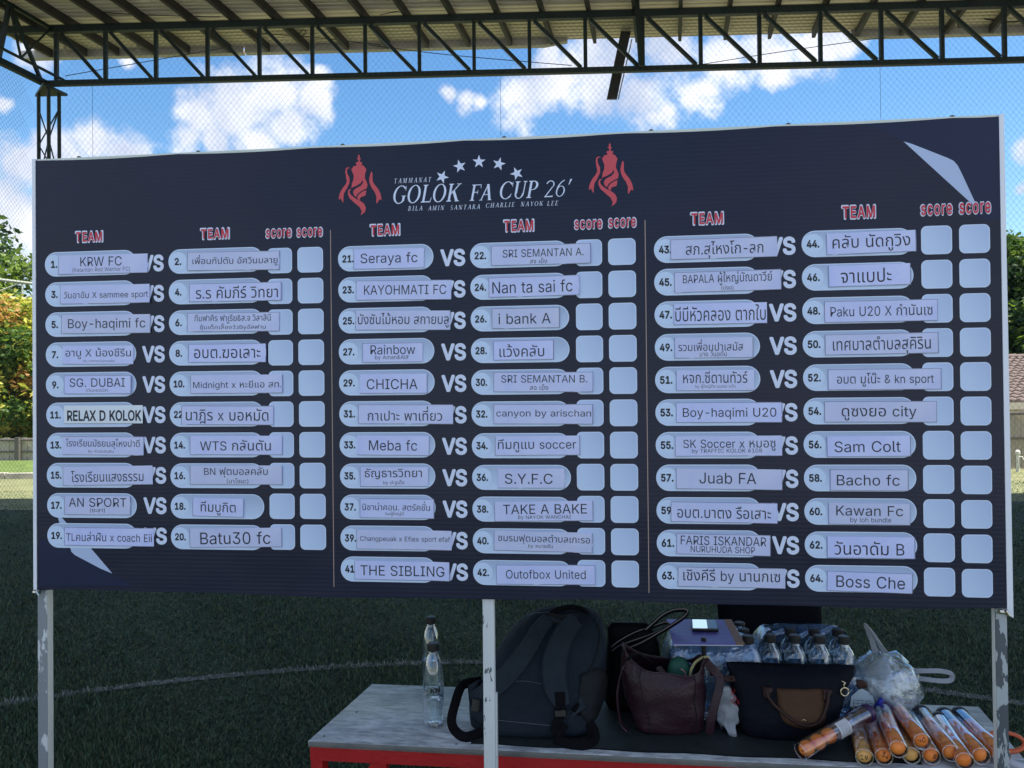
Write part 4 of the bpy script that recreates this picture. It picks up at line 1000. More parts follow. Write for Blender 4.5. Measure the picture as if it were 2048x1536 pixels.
for num, zi, TLp, TRp, BL, main, mb, sub, sb, xx, bold in S:
    ox, oy, sc = Z[zi]; q = lambda p: (ox + p[0] / sc, oy + p[1] / sc)
    a = Vector(bp(*q(TLp))); c = Vector(bp(*q(TRp))); d = Vector(bp(*q(BL)))
    e1 = (c - a); wd = e1.length; e1.normalize(); ang = math.atan2(e1.y, e1.x); ht = abs((d - a).dot(Vector((e1.y, -e1.x))))
    cen = a + e1 * wd / 2 + Vector((e1.y, -e1.x)) * ht / 2
    r = random.Random(num); ph = r.uniform(0, 6); am = r.uniform(.0002, .0007)
    lift = (r.random() < .4) * r.uniform(.001, .0035)
    def wav(x, z, ph=ph, am=am, wd=wd, lift=lift): return am * math.sin(x * 40 + ph) + am * .6 * math.sin(z * 60 + x * 15) + lift * max(0, (x / wd + .5) - .8) / .2
    nx, nz_ = 16, 3; vs = []; fs = []
    for j in range(nz_ + 1):
        for i in range(nx + 1):
            x = -wd / 2 + wd * i / nx; z = -ht / 2 + ht * j / nz_; vs.append((x, -.0022 - wav(x, z), z))
    for j in range(nz_):
        for i in range(nx): k = j * (nx + 1) + i; fs.append((k, k + 1, k + nx + 2, k + nx + 1))
    lines = 2 if sub else 1; left = num % 2 == 1
    short = wd < .26
    o = link('name_strip', mesh('name_strip', vs, fs, m_paper2 if num == 11 else m_paper))
    o.matrix_world = board_m @ Matrix.Translation((cen.x, 0, cen.y)) @ Matrix.Rotation(-ang, 4, 'Y')
    PM[o] = o.matrix_world.copy()
    md = o.modifiers.new('s', 'SOLIDIFY'); md.thickness = .0004; md.offset = 1
    rows_ = ['top', 'second', 'third', 'fourth', 'fifth', 'sixth', 'seventh', 'eighth', 'ninth', 'tenth', 'bottom']
    gi = 0 if num <= 20 else (1 if num <= 42 else 2); rown = (num - (1, 21, 43)[gi]) // 2; rword = 'bottom' if (gi == 0 and rown == 9) else rows_[rown]
    cword = ['leftmost name column', 'second name column from left', 'third name column from left', 'third name column from right', 'second name column from right', 'rightmost name column'][gi * 2 + (num + 1) % 2]
    script = 'Thai and Latin' if thai(main) and any(ch.isascii() and ch.isalpha() for ch in main) else ('Thai' if thai(main) else 'Latin')
    lab = '%s %s%s strip, %s row of the %s' % ('short' if short else 'long', 'two line ' if sub else '', script, rword, cword)
    if num == 11: lab = 'bright white strip of bold condensed letters in the leftmost name column'
    if num == 12: lab = 'long Thai and Latin strip covering its printed number, second name column from left'
    tag(o, lab, 'paper strip', GRP)
    # dark cut edges left from the printed frame, on some sides
    g = G(); yy = .0029
    def bar(x0, z0, x1, z1):
        g.add([(x0, -yy - wav(x0, z0), z0), (x1, -yy - wav(x1, z0), z0), (x1, -yy - wav(x1, z1), z1), (x0, -yy - wav(x0, z1), z1)], [(0, 1, 2, 3)])
    ew = .0009; topbar = num in (2, 22, 23, 26, 30, 31, 32, 37, 43, 48, 50, 52, 53, 54, 59, 61, 63, 42, 4, 6, 12, 19) or r.random() < .2; gap_ = r.randint(0, 40)
    for k in range(nx):
        xa = -wd / 2 + wd * k / nx; xb = xa + wd / nx
        if k != gap_: bar(xa, -ht / 2 + .0004, xb, -ht / 2 + .0004 + ew * .8)
        if topbar: bar(xa, ht / 2 - .0004 - ew * .8, xb, ht / 2 - .0004)
    if num not in (7, 11, 13, 33, 29, 36): bar(-wd / 2 + .0004, -ht / 2, -wd / 2 + .0004 + ew * .7, ht / 2)
    bar(wd / 2 - .0004 - ew * (1.2 if num % 3 else .6), -ht / 2, wd / 2 - .0004, ht / 2) if num % 4 != 3 else None
    tag(g.obj('cut_line', m_edge, o), kind='stuff')
    R2 = Vector((math.cos(ang), math.sin(ang))); U2 = Vector((-math.sin(ang), math.cos(ang)))
    for s_, bb_, mk in ((main, mb, m_ink if (num in (11,)) or num % 5 else m_ink), (sub, sb, m_ink2 if num in (7, 9, 1, 51, 13) else m_ink), (xx, (1300, 1322, 672, 686), m_ink)):
        if not s_: continue
        pc = q(((bb_[0] + bb_[1]) / 2, (bb_[2] + bb_[3]) / 2)); u, z = bp(*pc); v = Vector((u, z)) - cen; lc = (v.dot(R2), v.dot(U2))
        tw = bp(pc[0] + (bb_[1] - bb_[0]) / sc / 2, pc[1])[0] - bp(pc[0] - (bb_[1] - bb_[0]) / sc / 2, pc[1])[0]; hh = hscale(pc[0], pc[1], (bb_[3] - bb_[2]) / sc)
        # perspective skew inside a line adds a little height in the photo; take it off
        vs, F = text('t', s_, lc[0], lc[1], tw, hh, mk, .0028, o, bold if s_ is main else 0, wave=wav)
        c_ = sum((Vector(v) for v in vs), Vector()) / len(vs)
        link('lettering', mesh('lettering', [Vector(v) - c_ for v in vs], F, mk), o, c_)

# ---------------------------------------------------------------- the table
TZ = .663
FL = Vector((-.586, 2.200, 0)); TU = Vector((math.cos(R_(-7.0)), math.sin(R_(-7.0)), 0)); TV = Vector((-TU.y, TU.x, 0))
TW, TD = 1.93, .43
def tp(u, v, z=TZ): return FL + TU * u + TV * v + Vector((0, 0, z))
table = empty('work_table', FL, R_(-7.0), 'low table with a grey worn board top on a red steel frame', 'table')
m_red_st = mat('red_steel', (.36, .008, .012), .42, (.42, .014, .018), 9, bump=.15)
m_ply = bpy.data.materials.new('worn_grey_board'); m_ply.use_nodes = True; N = NT(m_ply.node_tree); b = m_ply.node_tree.nodes['Principled BSDF']
tc = N.n('ShaderNodeTexCoord'); a1 = N.n('ShaderNodeTexNoise', i_Scale=4.0, i_Detail=8.0, i_Roughness=.7); N.l(tc.outputs['Object'], a1.inputs['Vector'])
a2 = N.n('ShaderNodeTexNoise', i_Scale=34.0, i_Detail=8.0, i_Roughness=.75); mp = N.n('ShaderNodeMapping'); mp.inputs['Scale'].default_value = (.5, 2, 1); N.l(tc.outputs['Object'], mp.inputs[0]); N.l(mp.outputs[0], a2.inputs['Vector'])
a3 = N.n('ShaderNodeTexVoronoi', i_Scale=9.0); N.l(tc.outputs['Object'], a3.inputs['Vector'])
c1 = N.ramp(a1.outputs['Fac'], [(.36, (.27, .30, .34)), (.64, (.52, .56, .60))]); c2 = N.ramp(a2.outputs['Fac'], [(.36, .45), (.60, 1.15)])
mul = N.n('ShaderNodeMix', data_type='RGBA', blend_type='MULTIPLY'); mul.inputs[0].default_value = 1; N.l(c1, mul.inputs[6]); N.l(c2, mul.inputs[7])
sp_ = N.ramp(a3.outputs['Distance'], [(.03, .35), (.05, 1.0)])
m2 = N.n('ShaderNodeMix', data_type='RGBA', blend_type='MULTIPLY'); m2.inputs[0].default_value = .7; N.l(mul.outputs[2], m2.inputs[6]); N.l(sp_, m2.inputs[7])
N.l(m2.outputs[2], b.inputs['Base Color']); b.inputs['Roughness'].default_value = .38
bu = N.n('ShaderNodeBump', i_Strength=.3, i_Distance=.001); N.l(a2.outputs['Fac'], bu.inputs['Height']); N.l(bu.outputs[0], b.inputs['Normal'])
m_edge_b = mat('board_edge', (.12, .12, .12), .7, (.17, .165, .16), 12, bump=.3)
g = G(); g.box((-.004, -.004, TZ - .018), (TW, TD, TZ)); g.m = [1, 0, 1, 1, 1, 1]
TSH = Matrix(((1, .12, 0, 0), (0, 1, 0, 0), (0, 0, 1, 0), (0, 0, 0, 1)))
o = g.xf(TSH).obj('table_top', [m_ply, m_edge_b], table); bevel(o, .0015, 1)
fz = TZ - .0185
G().box((0, 0, fz - .038), (TW, .036, fz)).obj('frame_rail', m_red_st, table)
G().box((0, TD - .04, fz - .038), (TW, TD - .004, fz)).xf(TSH).obj('frame_rail', m_red_st, table)
for u in (0, TW * .5, TW - .036): G().box((u, .0365, fz - .037), (u + .036, TD - .0405, fz - .001)).xf(TSH).obj('cross_rail', m_red_st, table)
for u in (.002, TW - .038):
    for v in (.001, TD - .039): G().box((u, v, 0), (u + .034, v + .034, fz - .0385)).xf(TSH).obj('leg', m_red_st, table)
G().beam((.20, .02, fz - .042), (.045, .022, fz - .22), .03, .03).obj('brace', m_red_st, table)
G().beam((TW - .20, .02, fz - .042), (TW - .045, .022, fz - .22), .03, .03).obj('brace', m_red_st, table)
G().box((.19, .004, fz - .16), (.222, .034, fz - .0385)).obj('brace_stub', m_red_st, table)
for u, v in ((.03, .03), (.07, .2), (.04, .42), (.42, .018), (.36, .43), (1.2, .44), (1.7, .44)):
    o = G().lathe([(.0035, 0), (.0035, .0008), (.002, .001)], 8).obj('screw', mat('screw_dark', (.04, .04, .04), .5), table); o.location += Vector((u, v, TZ))
# dark cloth under the bags
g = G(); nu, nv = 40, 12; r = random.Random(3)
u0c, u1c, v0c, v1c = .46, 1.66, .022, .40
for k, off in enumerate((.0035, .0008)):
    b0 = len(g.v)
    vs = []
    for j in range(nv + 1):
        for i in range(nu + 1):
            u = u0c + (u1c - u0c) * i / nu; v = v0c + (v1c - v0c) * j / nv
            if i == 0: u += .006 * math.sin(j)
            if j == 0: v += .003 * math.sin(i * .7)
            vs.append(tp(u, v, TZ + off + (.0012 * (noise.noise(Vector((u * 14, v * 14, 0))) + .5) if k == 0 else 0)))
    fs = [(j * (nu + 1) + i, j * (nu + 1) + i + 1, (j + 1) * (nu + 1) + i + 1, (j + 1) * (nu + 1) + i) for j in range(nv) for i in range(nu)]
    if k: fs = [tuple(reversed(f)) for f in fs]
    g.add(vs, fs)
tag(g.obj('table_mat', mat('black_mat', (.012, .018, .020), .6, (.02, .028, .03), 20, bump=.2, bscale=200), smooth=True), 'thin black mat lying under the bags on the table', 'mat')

# ---------------------------------------------------------------- bottles
def shell(name, tint, gl=.10):
    mt = bpy.data.materials.new(name); mt.use_nodes = True; N = NT(mt.node_tree); mt.node_tree.nodes.remove(mt.node_tree.nodes['Principled BSDF'])
    tr = N.n('ShaderNodeBsdfTransparent'); tr.inputs[0].default_value = (*tint, 1); gs = N.n('ShaderNodeBsdfGlossy'); gs.inputs['Roughness'].default_value = .06; gs.inputs[0].default_value = (.9, .95, 1, 1)
    lw = N.n('ShaderNodeLayerWeight', i_Blend=.33); f = N.math('ADD', N.math('MULTIPLY', lw.outputs['Facing'], .95), gl, clamp=True)
    mx = N.n('ShaderNodeMixShader'); N.l(f, mx.inputs[0]); N.l(tr.outputs[0], mx.inputs[1]); N.l(gs.outputs[0], mx.inputs[2]); N.l(mx.outputs[0], mt.node_tree.nodes['Material Output'].inputs[0]); return mt
m_pet = shell('clear_plastic', (.93, .96, .98), .10)
m_water = mat('water', (.90, .97, 1.0), 0.0, trans=1.0, ior=1.33)
m_cap = mat('black_cap', (.012, .012, .014), .45)
BP = [(.024, .004), (.029, .0), (.0305, .006), (.0315, .015), (.0315, .05), (.0318, .09), (.0315, .125), (.0305, .145), (.0275, .170), (.0225, .190), (.0165, .205), (.0135, .213), (.0135, .222)]
def petal(prof, n=30, inset=0.0, bottom=True):
    rings = []
    for r_, z in prof:
        ring = []
        for j in range(n):
            a = 2 * math.pi * j / n; rr = r_ - inset; zz = z
            if z < .02: zz += .0035 * (1 - math.cos(5 * a)) * .5 * (1 - z / .02); rr -= .002 * (1 - math.cos(5 * a)) * .5
            rr += .0007 * math.cos(10 * a) * (1 if .16 > z > .12 else 0)
            ring.append(Vector((rr * math.cos(a), rr * math.sin(a), zz)))
        rings.append(ring)
    return rings
def bottle_parts(level):
    body = G().loft(petal([(.008, .009)] + BP)).mesh('bottle', m_pet, smooth=True)
    cap = G(); n = 40; pr = [(.0162, .2185), (.0168, .2195), (.0168, .237), (.0158, .2395), (.013, .241)]
    cap.loft([[Vector(((r_ + (.0004 if j % 2 else 0)) * math.cos(2*math.pi*j/n), (r_ + (.0004 if j % 2 else 0)) * math.sin(2*math.pi*j/n), z)) for j in range(n)] for r_, z in pr])
    cap = cap.mesh('cap', m_cap)
    pw = [(.008, .0105)] + [(r_, z) for r_, z in BP if z < level]
    ri = np.interp(level, [z for _, z in BP[1:]], [r_ for r_, _ in BP[1:]])
    wat = G().loft(petal(pw + [(ri, level)], inset=.0009)).mesh('water', m_water, smooth=False)
    for p in wat.polygons: p.use_smooth = abs(p.normal.z) < .9
    return body, cap, wat
def bottle(parts, x, y, z, label=None, group=None, rz=0, parent=None, name='water_bottle'):
    body, cap, wat = parts
    if parent is None: o = link(name, body, None, (x, y, z), (0, 0, rz)); tag(o, label, 'bottle', group)
    else:
        loc = PM[parent].inverted() @ Vector((x, y, z)); o = link(name, body, parent, loc, (0, 0, rz))
    link('cap', cap, o, (0, 0, 0)); link('water', wat, o, (0, 0, 0)); return o
bf = bottle_parts(.080); bb2 = bottle_parts(.100); bfull = bottle_parts(.150)
BP = [(.024, .004), (.029, .0), (.032, .006), (.0335, .015), (.0338, .09), (.0338, .155), (.0325, .172), (.0285, .188), (.022, .201), (.0160, .209), (.0138, .213), (.0138, .222)]; bfull = bottle_parts(.165)
q = PZ(867, 1450, TZ); b1 = bottle(bf, q.x, q.y + .006, TZ + .0005, 'nearer clear water bottle with black letters, one third full', None)
q = PZ(863, 1378, TZ); b2_ = bottle(bb2, q.x, min(q.y, 2.60), TZ + .0005, 'farther clear water bottle, half hidden behind the nearer one')
V, F = line_mesh('KN', .035); V = fit(V, -.45, .45, .103, .118); vs = []
for a, z, _ in V:
    th = a * 1.0 - math.pi / 2 + .28; vs.append((.0326 * math.cos(th), .0326 * math.sin(th), z + (a * .0015)))
link('lettering', mesh('lettering', vs, F, m_black), b1, (0, 0, 0))
g = G(); r = random.Random(9)
for k in range(46):
    a = r.uniform(-2.8, -.3); z = r.uniform(.122, .168); rr = np.interp(z, [.125, .145, .17], [.0308, .0298, .0268]); c = Vector((rr * math.cos(a), rr * math.sin(a), z)); s = r.uniform(.0004, .0011)
    g.loft([[c + Vector((s * math.cos(t) * math.cos(p), s * math.sin(t) * math.cos(p), s * 1.3 * math.sin(p))) for t in (0, 1.26, 2.51, 3.77, 5.03)] for p in (-1.2, -.4, .4, 1.2)])
tag(link('droplets', g.mesh('droplets', m_water, True), b1, (0, 0, 0)), kind='stuff')

# wrapped packs --------------------------------------------------------
def film_mat(name, tint, alpha, gl, dc=(.26, .44, .82, 1)):
    mt = bpy.data.materials.new(name); mt.use_nodes = True; N = NT(mt.node_tree); mt.node_tree.nodes.remove(mt.node_tree.nodes['Principled BSDF'])
    tr = N.n('ShaderNodeBsdfTransparent'); tr.inputs[0].default_value = (*tint, 1); gs = N.n('ShaderNodeBsdfGlossy'); gs.inputs['Roughness'].default_value = .12; gs.inputs[0].default_value = (.85, .92, 1, 1)
    df = N.n('ShaderNodeBsdfDiffuse'); df.inputs[0].default_value = dc
    tc = N.n('ShaderNodeTexCoord'); nz = N.n('ShaderNodeTexNoise', i_Scale=34.0, i_Detail=4.0, i_Distortion=1.2); N.l(tc.outputs['Object'], nz.inputs['Vector'])
    bu = N.n('ShaderNodeBump', i_Strength=.9, i_Distance=.006); N.l(nz.outputs['Fac'], bu.inputs['Height']); N.l(bu.outputs[0], gs.inputs['Normal'])
    m1 = N.n('ShaderNodeMixShader', i_0=alpha); N.l(tr.outputs[0], m1.inputs[1]); N.l(df.outputs[0], m1.inputs[2])
    lw = N.n('ShaderNodeLayerWeight', i_Blend=.3); N.l(bu.outputs[0], lw.inputs['Normal']); f = N.math('ADD', N.math('MULTIPLY', lw.outputs['Facing'], .6), gl, clamp=True)
    mx = N.n('ShaderNodeMixShader'); N.l(f, mx.inputs[0]); N.l(m1.outputs[0], mx.inputs[1]); N.l(gs.outputs[0], mx.inputs[2]); N.l(mx.outputs[0], mt.node_tree.nodes['Material Output'].inputs[0]); return mt
m_film = film_mat('shrink_film', (.62, .78, 1.0), .28, .20)  # blue diffuse also paints in reflected sky, besides the film's own tint
def pack_wrap(c, rz, nx, ny, top, open_front=0):
    """film drawn over the shoulders of nx x ny bottles"""
    w_, d_ = nx * .068 / 2 + .004, ny * .068 / 2 + .004; v = []; f = []; nu_, nt = 64, 16
    rs = random.Random(int(c.x * 100))
    for k in range(nt + 1):
        t = k / nt
        if t < .55: s_, z = 1.0, t / .55 * .15
        else: q_ = (t - .55) / .45; s_ = 1 - .62 * q_ ** 1.5 ; z = .15 + (top - .15) * math.sin(q_ * math.pi / 2)
        for j in range(nu_):
            a = 2 * math.pi * j / nu_; ca, sa = math.cos(a), math.sin(a); e = .22
            x = w_ * math.copysign(abs(ca) ** e, ca); y = d_ * math.copysign(abs(sa) ** e, sa)
            sx = 1 - (1 - s_) * .55; sy = 1 - (1 - s_) * .9
            dn = noise.noise(Vector((x * 28, y * 28, z * 24 + c.x))) * .005
            px_ = x * sx + dn * ca; py_ = y * sy + dn * sa - .0015
            bulge = .0025 * abs(math.cos(x / .065 * math.pi)) * (1 if t > .1 else 0)
            zz = z + (noise.noise(Vector((x * 30, y * 30, 3))) * .008 if t > .6 else 0)
            v.append(Vector((px_ + bulge * ca, py_ + bulge * sa, zz)))
    for k in range(nt):
        for j in range(nu_):
            jj = (j + 1) % nu_; y = (v[k * nu_ + j].y)
            if open_front and k > 7 and y < d_ * (.15 + .3 * math.sin(j * 1.7)): continue
            f.append((k * nu_ + j, k * nu_ + jj, (k + 1) * nu_ + jj, (k + 1) * nu_ + j))
    if not open_front: f.append(tuple(nt * nu_ + j for j in range(nu_)))
    M_ = Matrix.Translation(c) @ Matrix.Rotation(rz, 4, 'Z'); return [M_ @ p for p in v], f
rzp = R_(-6)
ca_ = PZ(1413, 1345, TZ + .12); ca_ = Vector((.6, 2.44, TZ)); 
ca_ = Vector((P(1412, 1300, 2.46).x, 2.46 - .055, TZ + .004))
pk = empty('bottle_pack', ca_, rzp, 'sealed shrink wrapped pack of water bottles under the blue folder', 'bottle pack')
v, f = pack_wrap(ca_, rzp, 4, 3, .236); obj('wrap', v, f, m_film, pk, True, smooth=True)
Mx = Matrix.Translation(ca_) @ Matrix.Rotation(rzp, 4, 'Z')
for i in range(4):
    for j in range(3):
        q = Mx @ Vector(((i - 1.5) * .0680, (j - 1) * .0680, .0)); bottle(bfull, q.x, q.y, q.z, parent=pk, name='bottle')
cb_ = Vector((P(1608, 1300, 2.36).x, 2.36, TZ + .004))
Mx = Matrix.Translation(cb_) @ Matrix.Rotation(rzp, 4, 'Z')
lbls = ['leftmost front bottle in the torn open bottle pack', 'second front bottle from the left in the torn open pack', 'third front bottle from the left in the torn open pack', 'rightmost front bottle in the torn pack, still under film',
        'back row bottle at the left end of the torn pack', 'back row bottle between the first two front bottles', 'back row bottle behind the third front bottle', 'back row bottle at the right end under crumpled film']
for j in range(2):
    for i in range(4):
        q = Mx @ Vector(((i - 1.5) * .0715 + (.004 if j else 0), (j - .5) * .070, rnd.uniform(0, .001)))
        bottle(bfull, q.x, q.y, q.z, lbls[j * 4 + i], 'bottles in the torn open pack')
v, f = pack_wrap(cb_, rzp, 4.5, 2.25, .252, 1); o = obj('torn_film', v, f, m_film, None, smooth=True); tag(o, 'torn crumpled blue tinted film around the opened bottles', 'plastic film')
g = G()        # crumpled upper edge of the film
for (x0, y0), (x1, y1), h in (((1525, 1262), (1590, 1272), 14), ((1585, 1270), (1640, 1266), 12), ((1628, 1262), (1682, 1264), 16)):
    rings = []
    for k in range(9):
        t = k / 8; p0 = P(x0 + (x1 - x0) * t, y0 + (y1 - y0) * t + 5 * math.sin(t * 7), 2.41 + .006 * math.sin(k * 2.1)); up = Vector((0, 0, 1))
        rings.append([p0 + up * (h / 700 * (.4 + .6 * abs(math.sin(k * 1.4 + a)))) * math.sin(a) * .5 + Vector((0, .012 * math.cos(a), 0)) for a in [2 * math.pi * m_ / 10 for m_ in range(10)]])
    g.loft(rings)
g.obj('crumpled_edge', m_film, o, True, smooth=True)

# folder and phone
zf = TZ + .2475
c4 = [PZ(1346, 1289, zf), PZ(1489, 1290, zf), PZ(1463, 1242, zf), PZ(1333, 1241, zf)]
def slab(c4, t_): return [p for p in c4] + [p + Vector((0, 0, t_)) for p in c4]
SL = [(0,3,2,1),(4,5,6,7),(0,1,5,4),(1,2,6,5),(2,3,7,6),(3,0,4,7)]
m_fold = mat('blue_violet_cover', (.115, .105, .42), .45, (.13, .12, .46), 6, bump=.2); m_spine = mat('brown_spine', (.24, .13, .085), .6)
fo = empty('folder', (c4[0] + c4[2]) / 2, 0, 'blue violet folder with a brown spine on the wrapped pack', 'folder')
e = .88; l4 = [c4[0], c4[0].lerp(c4[1], e), c4[3].lerp(c4[2], e), c4[3]]; r4 = [c4[0].lerp(c4[1], e + .002), c4[1], c4[2], c4[3].lerp(c4[2], e + .002)]
obj('cover', slab(l4, .0045), SL, m_fold, fo, True); obj('spine', slab(r4, .0052), SL, m_spine, fo, True)
i4 = [p.lerp((c4[0] + c4[2]) / 2, .03) - Vector((0, 0, .004)) for p in c4]; obj('pages', slab(i4, .0038), SL, mat('page_paper', (.6, .6, .75), .7), fo, True)
zp = zf + .006; p4 = [PZ(1384, 1263, zp), PZ(1437, 1264, zp), PZ(1433, 1245, zp), PZ(1383, 1244, zp)]
ph_ = empty('phone', (p4[0] + p4[2]) / 2, 0, 'black mobile phone with a lit white screen lying on the folder', 'phone')
o = obj('case', slab(p4, .009), SL, mat('phone_black', (.01, .01, .012), .3), ph_, True); bevel(o, .0018, 2)
m_scr = bpy.data.materials.new('screen_lit'); m_scr.use_nodes = True; N = NT(m_scr.node_tree); b = m_scr.node_tree.nodes['Principled BSDF']
b.inputs['Base Color'].default_value = (.5, .6, .65, 1); b.inputs['Emission Color'].default_value = (.55, .78, .95, 1); b.inputs['Emission Strength'].default_value = .32; b.inputs['Roughness'].default_value = .1
top = [p + Vector((0, 0, .0094)) for p in p4]; ce = sum(top, Vector()) / 4; s4 = [p.lerp(ce, .07) for p in top]
obj('lit_screen', [s4[0], s4[0].lerp(s4[1], .6), s4[3].lerp(s4[2], .6), s4[3]], [(0, 1, 2, 3)], m_scr, ph_, True)
obj('dark_screen', [s4[0].lerp(s4[1], .602), s4[1], s4[2], s4[3].lerp(s4[2], .602)], [(0, 1, 2, 3)], mat('screen_off', (.004, .004, .006), .08), ph_, True)

# ---------------------------------------------------------------- surface helpers for the bags
def bvh_of(o):
    dg = bpy.context.evaluated_depsgraph_get(); bpy.context.view_layer.update()
    me = o.data; M_ = PM[o]; return BVHTree.FromPolygons([M_ @ v.co for v in me.vertices], [tuple(p.vertices) for p in me.polygons])
def on(bv, px, py, off=.004, Y=None):
    d = ray(px, py).normalized(); h, n, i, ds = bv.ray_cast(CAM, d)
    if h is None:
        h, n, i, ds = bv.find_nearest(P(px, py, Y or 2.25)); 
        q = P(px, py, h.y); return q - d * off
    return h - d * off
def patch(name, bv, outline, mt, parent, off=.003, thick=.002, rings=5, Y=None, gridn=None):
    c = (sum(p[0] for p in outline) / len(outline), sum(p[1] for p in outline) / len(outline)); n = len(outline)
    v = [on(bv, *c, off, Y)]; f = []
    for k in range(1, rings + 1):
        t = k / rings
        for p in outline: v.append(on(bv, c[0] + (p[0] - c[0]) * t, c[1] + (p[1] - c[1]) * t, off * (1 if k < rings else .35), Y))
    f += [(0, 1 + (j + 1) % n, 1 + j) for j in range(n)]
    for k in range(rings - 1): f += [(1 + k * n + j, 1 + k * n + (j + 1) % n, 1 + (k + 1) * n + (j + 1) % n, 1 + (k + 1) * n + j) for j in range(n)]
    o = obj(name, v, f, mt, parent, True, smooth=True); md = o.modifiers.new('s', 'SOLIDIFY'); md.thickness = thick; md.offset = 0; return o
def smooth2(pts, k=5):
    v = spline([(p[0], p[1], 0) for p in pts], k); return [(p.x, p.y) for p in v]
def ribbon(name, pts3, width, mt, parent, thick=.003, side=None, k=5, wf=None):
    """flat strap along 3-D points, lying roughly square to the viewer"""
    pts = spline(pts3, k); v = []; n = len(pts)
    for i, p in enumerate(pts):
        d = (pts[min(i + 1, n - 1)] - pts[max(i - 1, 0)]).normalized(); view = (p - CAM).normalized()
        s_ = (side if side else d.cross(view)).normalized(); w_ = width * (wf(i / (n - 1)) if wf else 1); nn_ = d.cross(s_).normalized()
        for a, b in ((-.5, -.35), (-.42, .5), (0, .62), (.42, .5), (.5, -.35), (0, -.5)): v.append(p + s_ * w_ * a + nn_ * thick * b * (1 if nn_.dot(view) < 0 else -1))
    f = [(i * 6 + j, i * 6 + (j + 1) % 6, (i + 1) * 6 + (j + 1) % 6, (i + 1) * 6 + j) for i in range(n - 1) for j in range(6)] + [(5, 4, 3, 2, 1, 0), tuple((n - 1) * 6 + j for j in range(6))]
    o = obj(name, v, f, mt, parent, True); return auto_smooth(o, 50)
def sup(cx, cy, z, hw, hd, e=.6, n=40, rz=R_(-6)):
    out = []
    for j in range(n):
        a = 2 * math.pi * j / n; ca, sa = math.cos(a), math.sin(a)
        x = hw * math.copysign(abs(ca) ** e, ca); y = hd * math.copysign(abs(sa) ** e, sa)
        out.append(Vector((cx + x * math.cos(rz) - y * math.sin(rz), cy + x * math.sin(rz) + y * math.cos(rz), z)))
    return out
def wrinkle(rings, amp, fr, seed=0):
    for k, r_ in enumerate(rings):
        c = sum(r_, Vector()) / len(r_)
        for j, p in enumerate(r_):
            d = Vector((p.x - c.x, p.y - c.y, 0)); d.normalize() if d.length > 1e-5 else None
            r_[j] = p + d * amp * noise.noise(Vector((p.x * fr, p.y * fr, p.z * fr * 1.3 + seed)))
def seamline(name, bv, pts, mt, parent, r=.0012, off=.001, Y=None):
    p = [on(bv, a, b, off, Y) for a, b in smooth2(pts, 4)]; return G().tube(p, r, 6).obj(name, mt, parent, True, smooth=True)

# ---------------------------------------------------------------- backpack
m_bp = mat('backpack_fabric', (.010, .016, .026), .8, (.015, .022, .034), 14, bump=.35, bscale=90, spec=.2)
m_bpd = mat('backpack_dark', (.004, .006, .011), .85, (.006, .009, .014), 14, bump=.3, bscale=90)
m_strap = mat('backpack_strap', (.017, .025, .036), .85, (.023, .032, .044), 20, bump=.35, bscale=120, spec=.2)
m_web = mat('black_webbing', (.003, .003, .005), .8, bump=.4, bscale=300, spec=.15); m_pipe_l = mat('seam_light', (.09, .11, .14), .7); m_buck = mat('black_plastic', (.008, .008, .01), .35)
bpk = empty('backpack', P(1075, 1480, 2.26), 0, 'dark slate backpack standing upright behind the middle post, straps forward', 'backpack')
z0 = TZ + .004
prof = [(0, 958, 1168, .085, 2.275), (.012, 942, 1186, .10, 2.28), (.05, 940, 1192, .105, 2.285), (.10, 952, 1202, .105, 2.29), (.16, 972, 1210, .10, 2.30), (.205, 993, 1214, .095, 2.31), (.245, 1014, 1213, .088, 2.32),
        (.277, 1034, 1208, .076, 2.33), (.299, 1054, 1203, .062, 2.335), (.314, 1072, 1193, .045, 2.34), (.323, 1085, 1180, .025, 2.34), (.326, 1110, 1160, .008, 2.34)]
rings = []
for dz, xa, xb, hd, cy in prof:
    y_ = cy - hd; xl, xr = P(xa, 1300, cy - .02).x, P(xb, 1300, cy - .02).x
    rings.append(sup((xl + xr) / 2, cy, z0 + dz, (xr - xl) / 2, hd, .55, 56))
# finer rings
rr = []
for k in range(len(rings) - 1):
    for s in range(3): rr.append([rings[k][j].lerp(rings[k + 1][j], s / 3) for j in range(56)])
rr.append(rings[-1]); wrinkle(rr, .007, 9, 2); wrinkle(rr, .003, 30, 5)
for r_ in rr:
    for j, p in enumerate(r_): r_[j] = Vector((p.x, p.y, max(p.z, z0)))
body = G().loft(rr).obj('body', m_bp, bpk, True, smooth=True); bv = bvh_of(body)
patch('side_pocket', bv, smooth2([(1160, 1350), (1195, 1335), (1214, 1352), (1208, 1400), (1190, 1440), (1176, 1445), (1158, 1420), (1160, 1350)], 3), m_bpd, bpk, .004, .003, Y=2.25)
seamline('seam', bv, [(995, 1300), (1010, 1275), (1035, 1245), (1056, 1229), (1100, 1224)], m_pipe_l, bpk, .0013, .003)
seamline('seam', bv, [(1188, 1238), (1200, 1262), (1196, 1300), (1180, 1345), (1168, 1390), (1155, 1418)], m_bpd, bpk, .003, .002)
seamline('seam', bv, [(1012, 1366), (1045, 1362), (1085, 1368)], m_pipe_l, bpk, .0008, .002); seamline('seam', bv, [(992, 1440), (1040, 1445), (1110, 1452)], m_pipe_l, bpk, .0009, .002)
def bpts(pts, off): return [on(bv, a, b, off, 2.24) for a, b in pts]
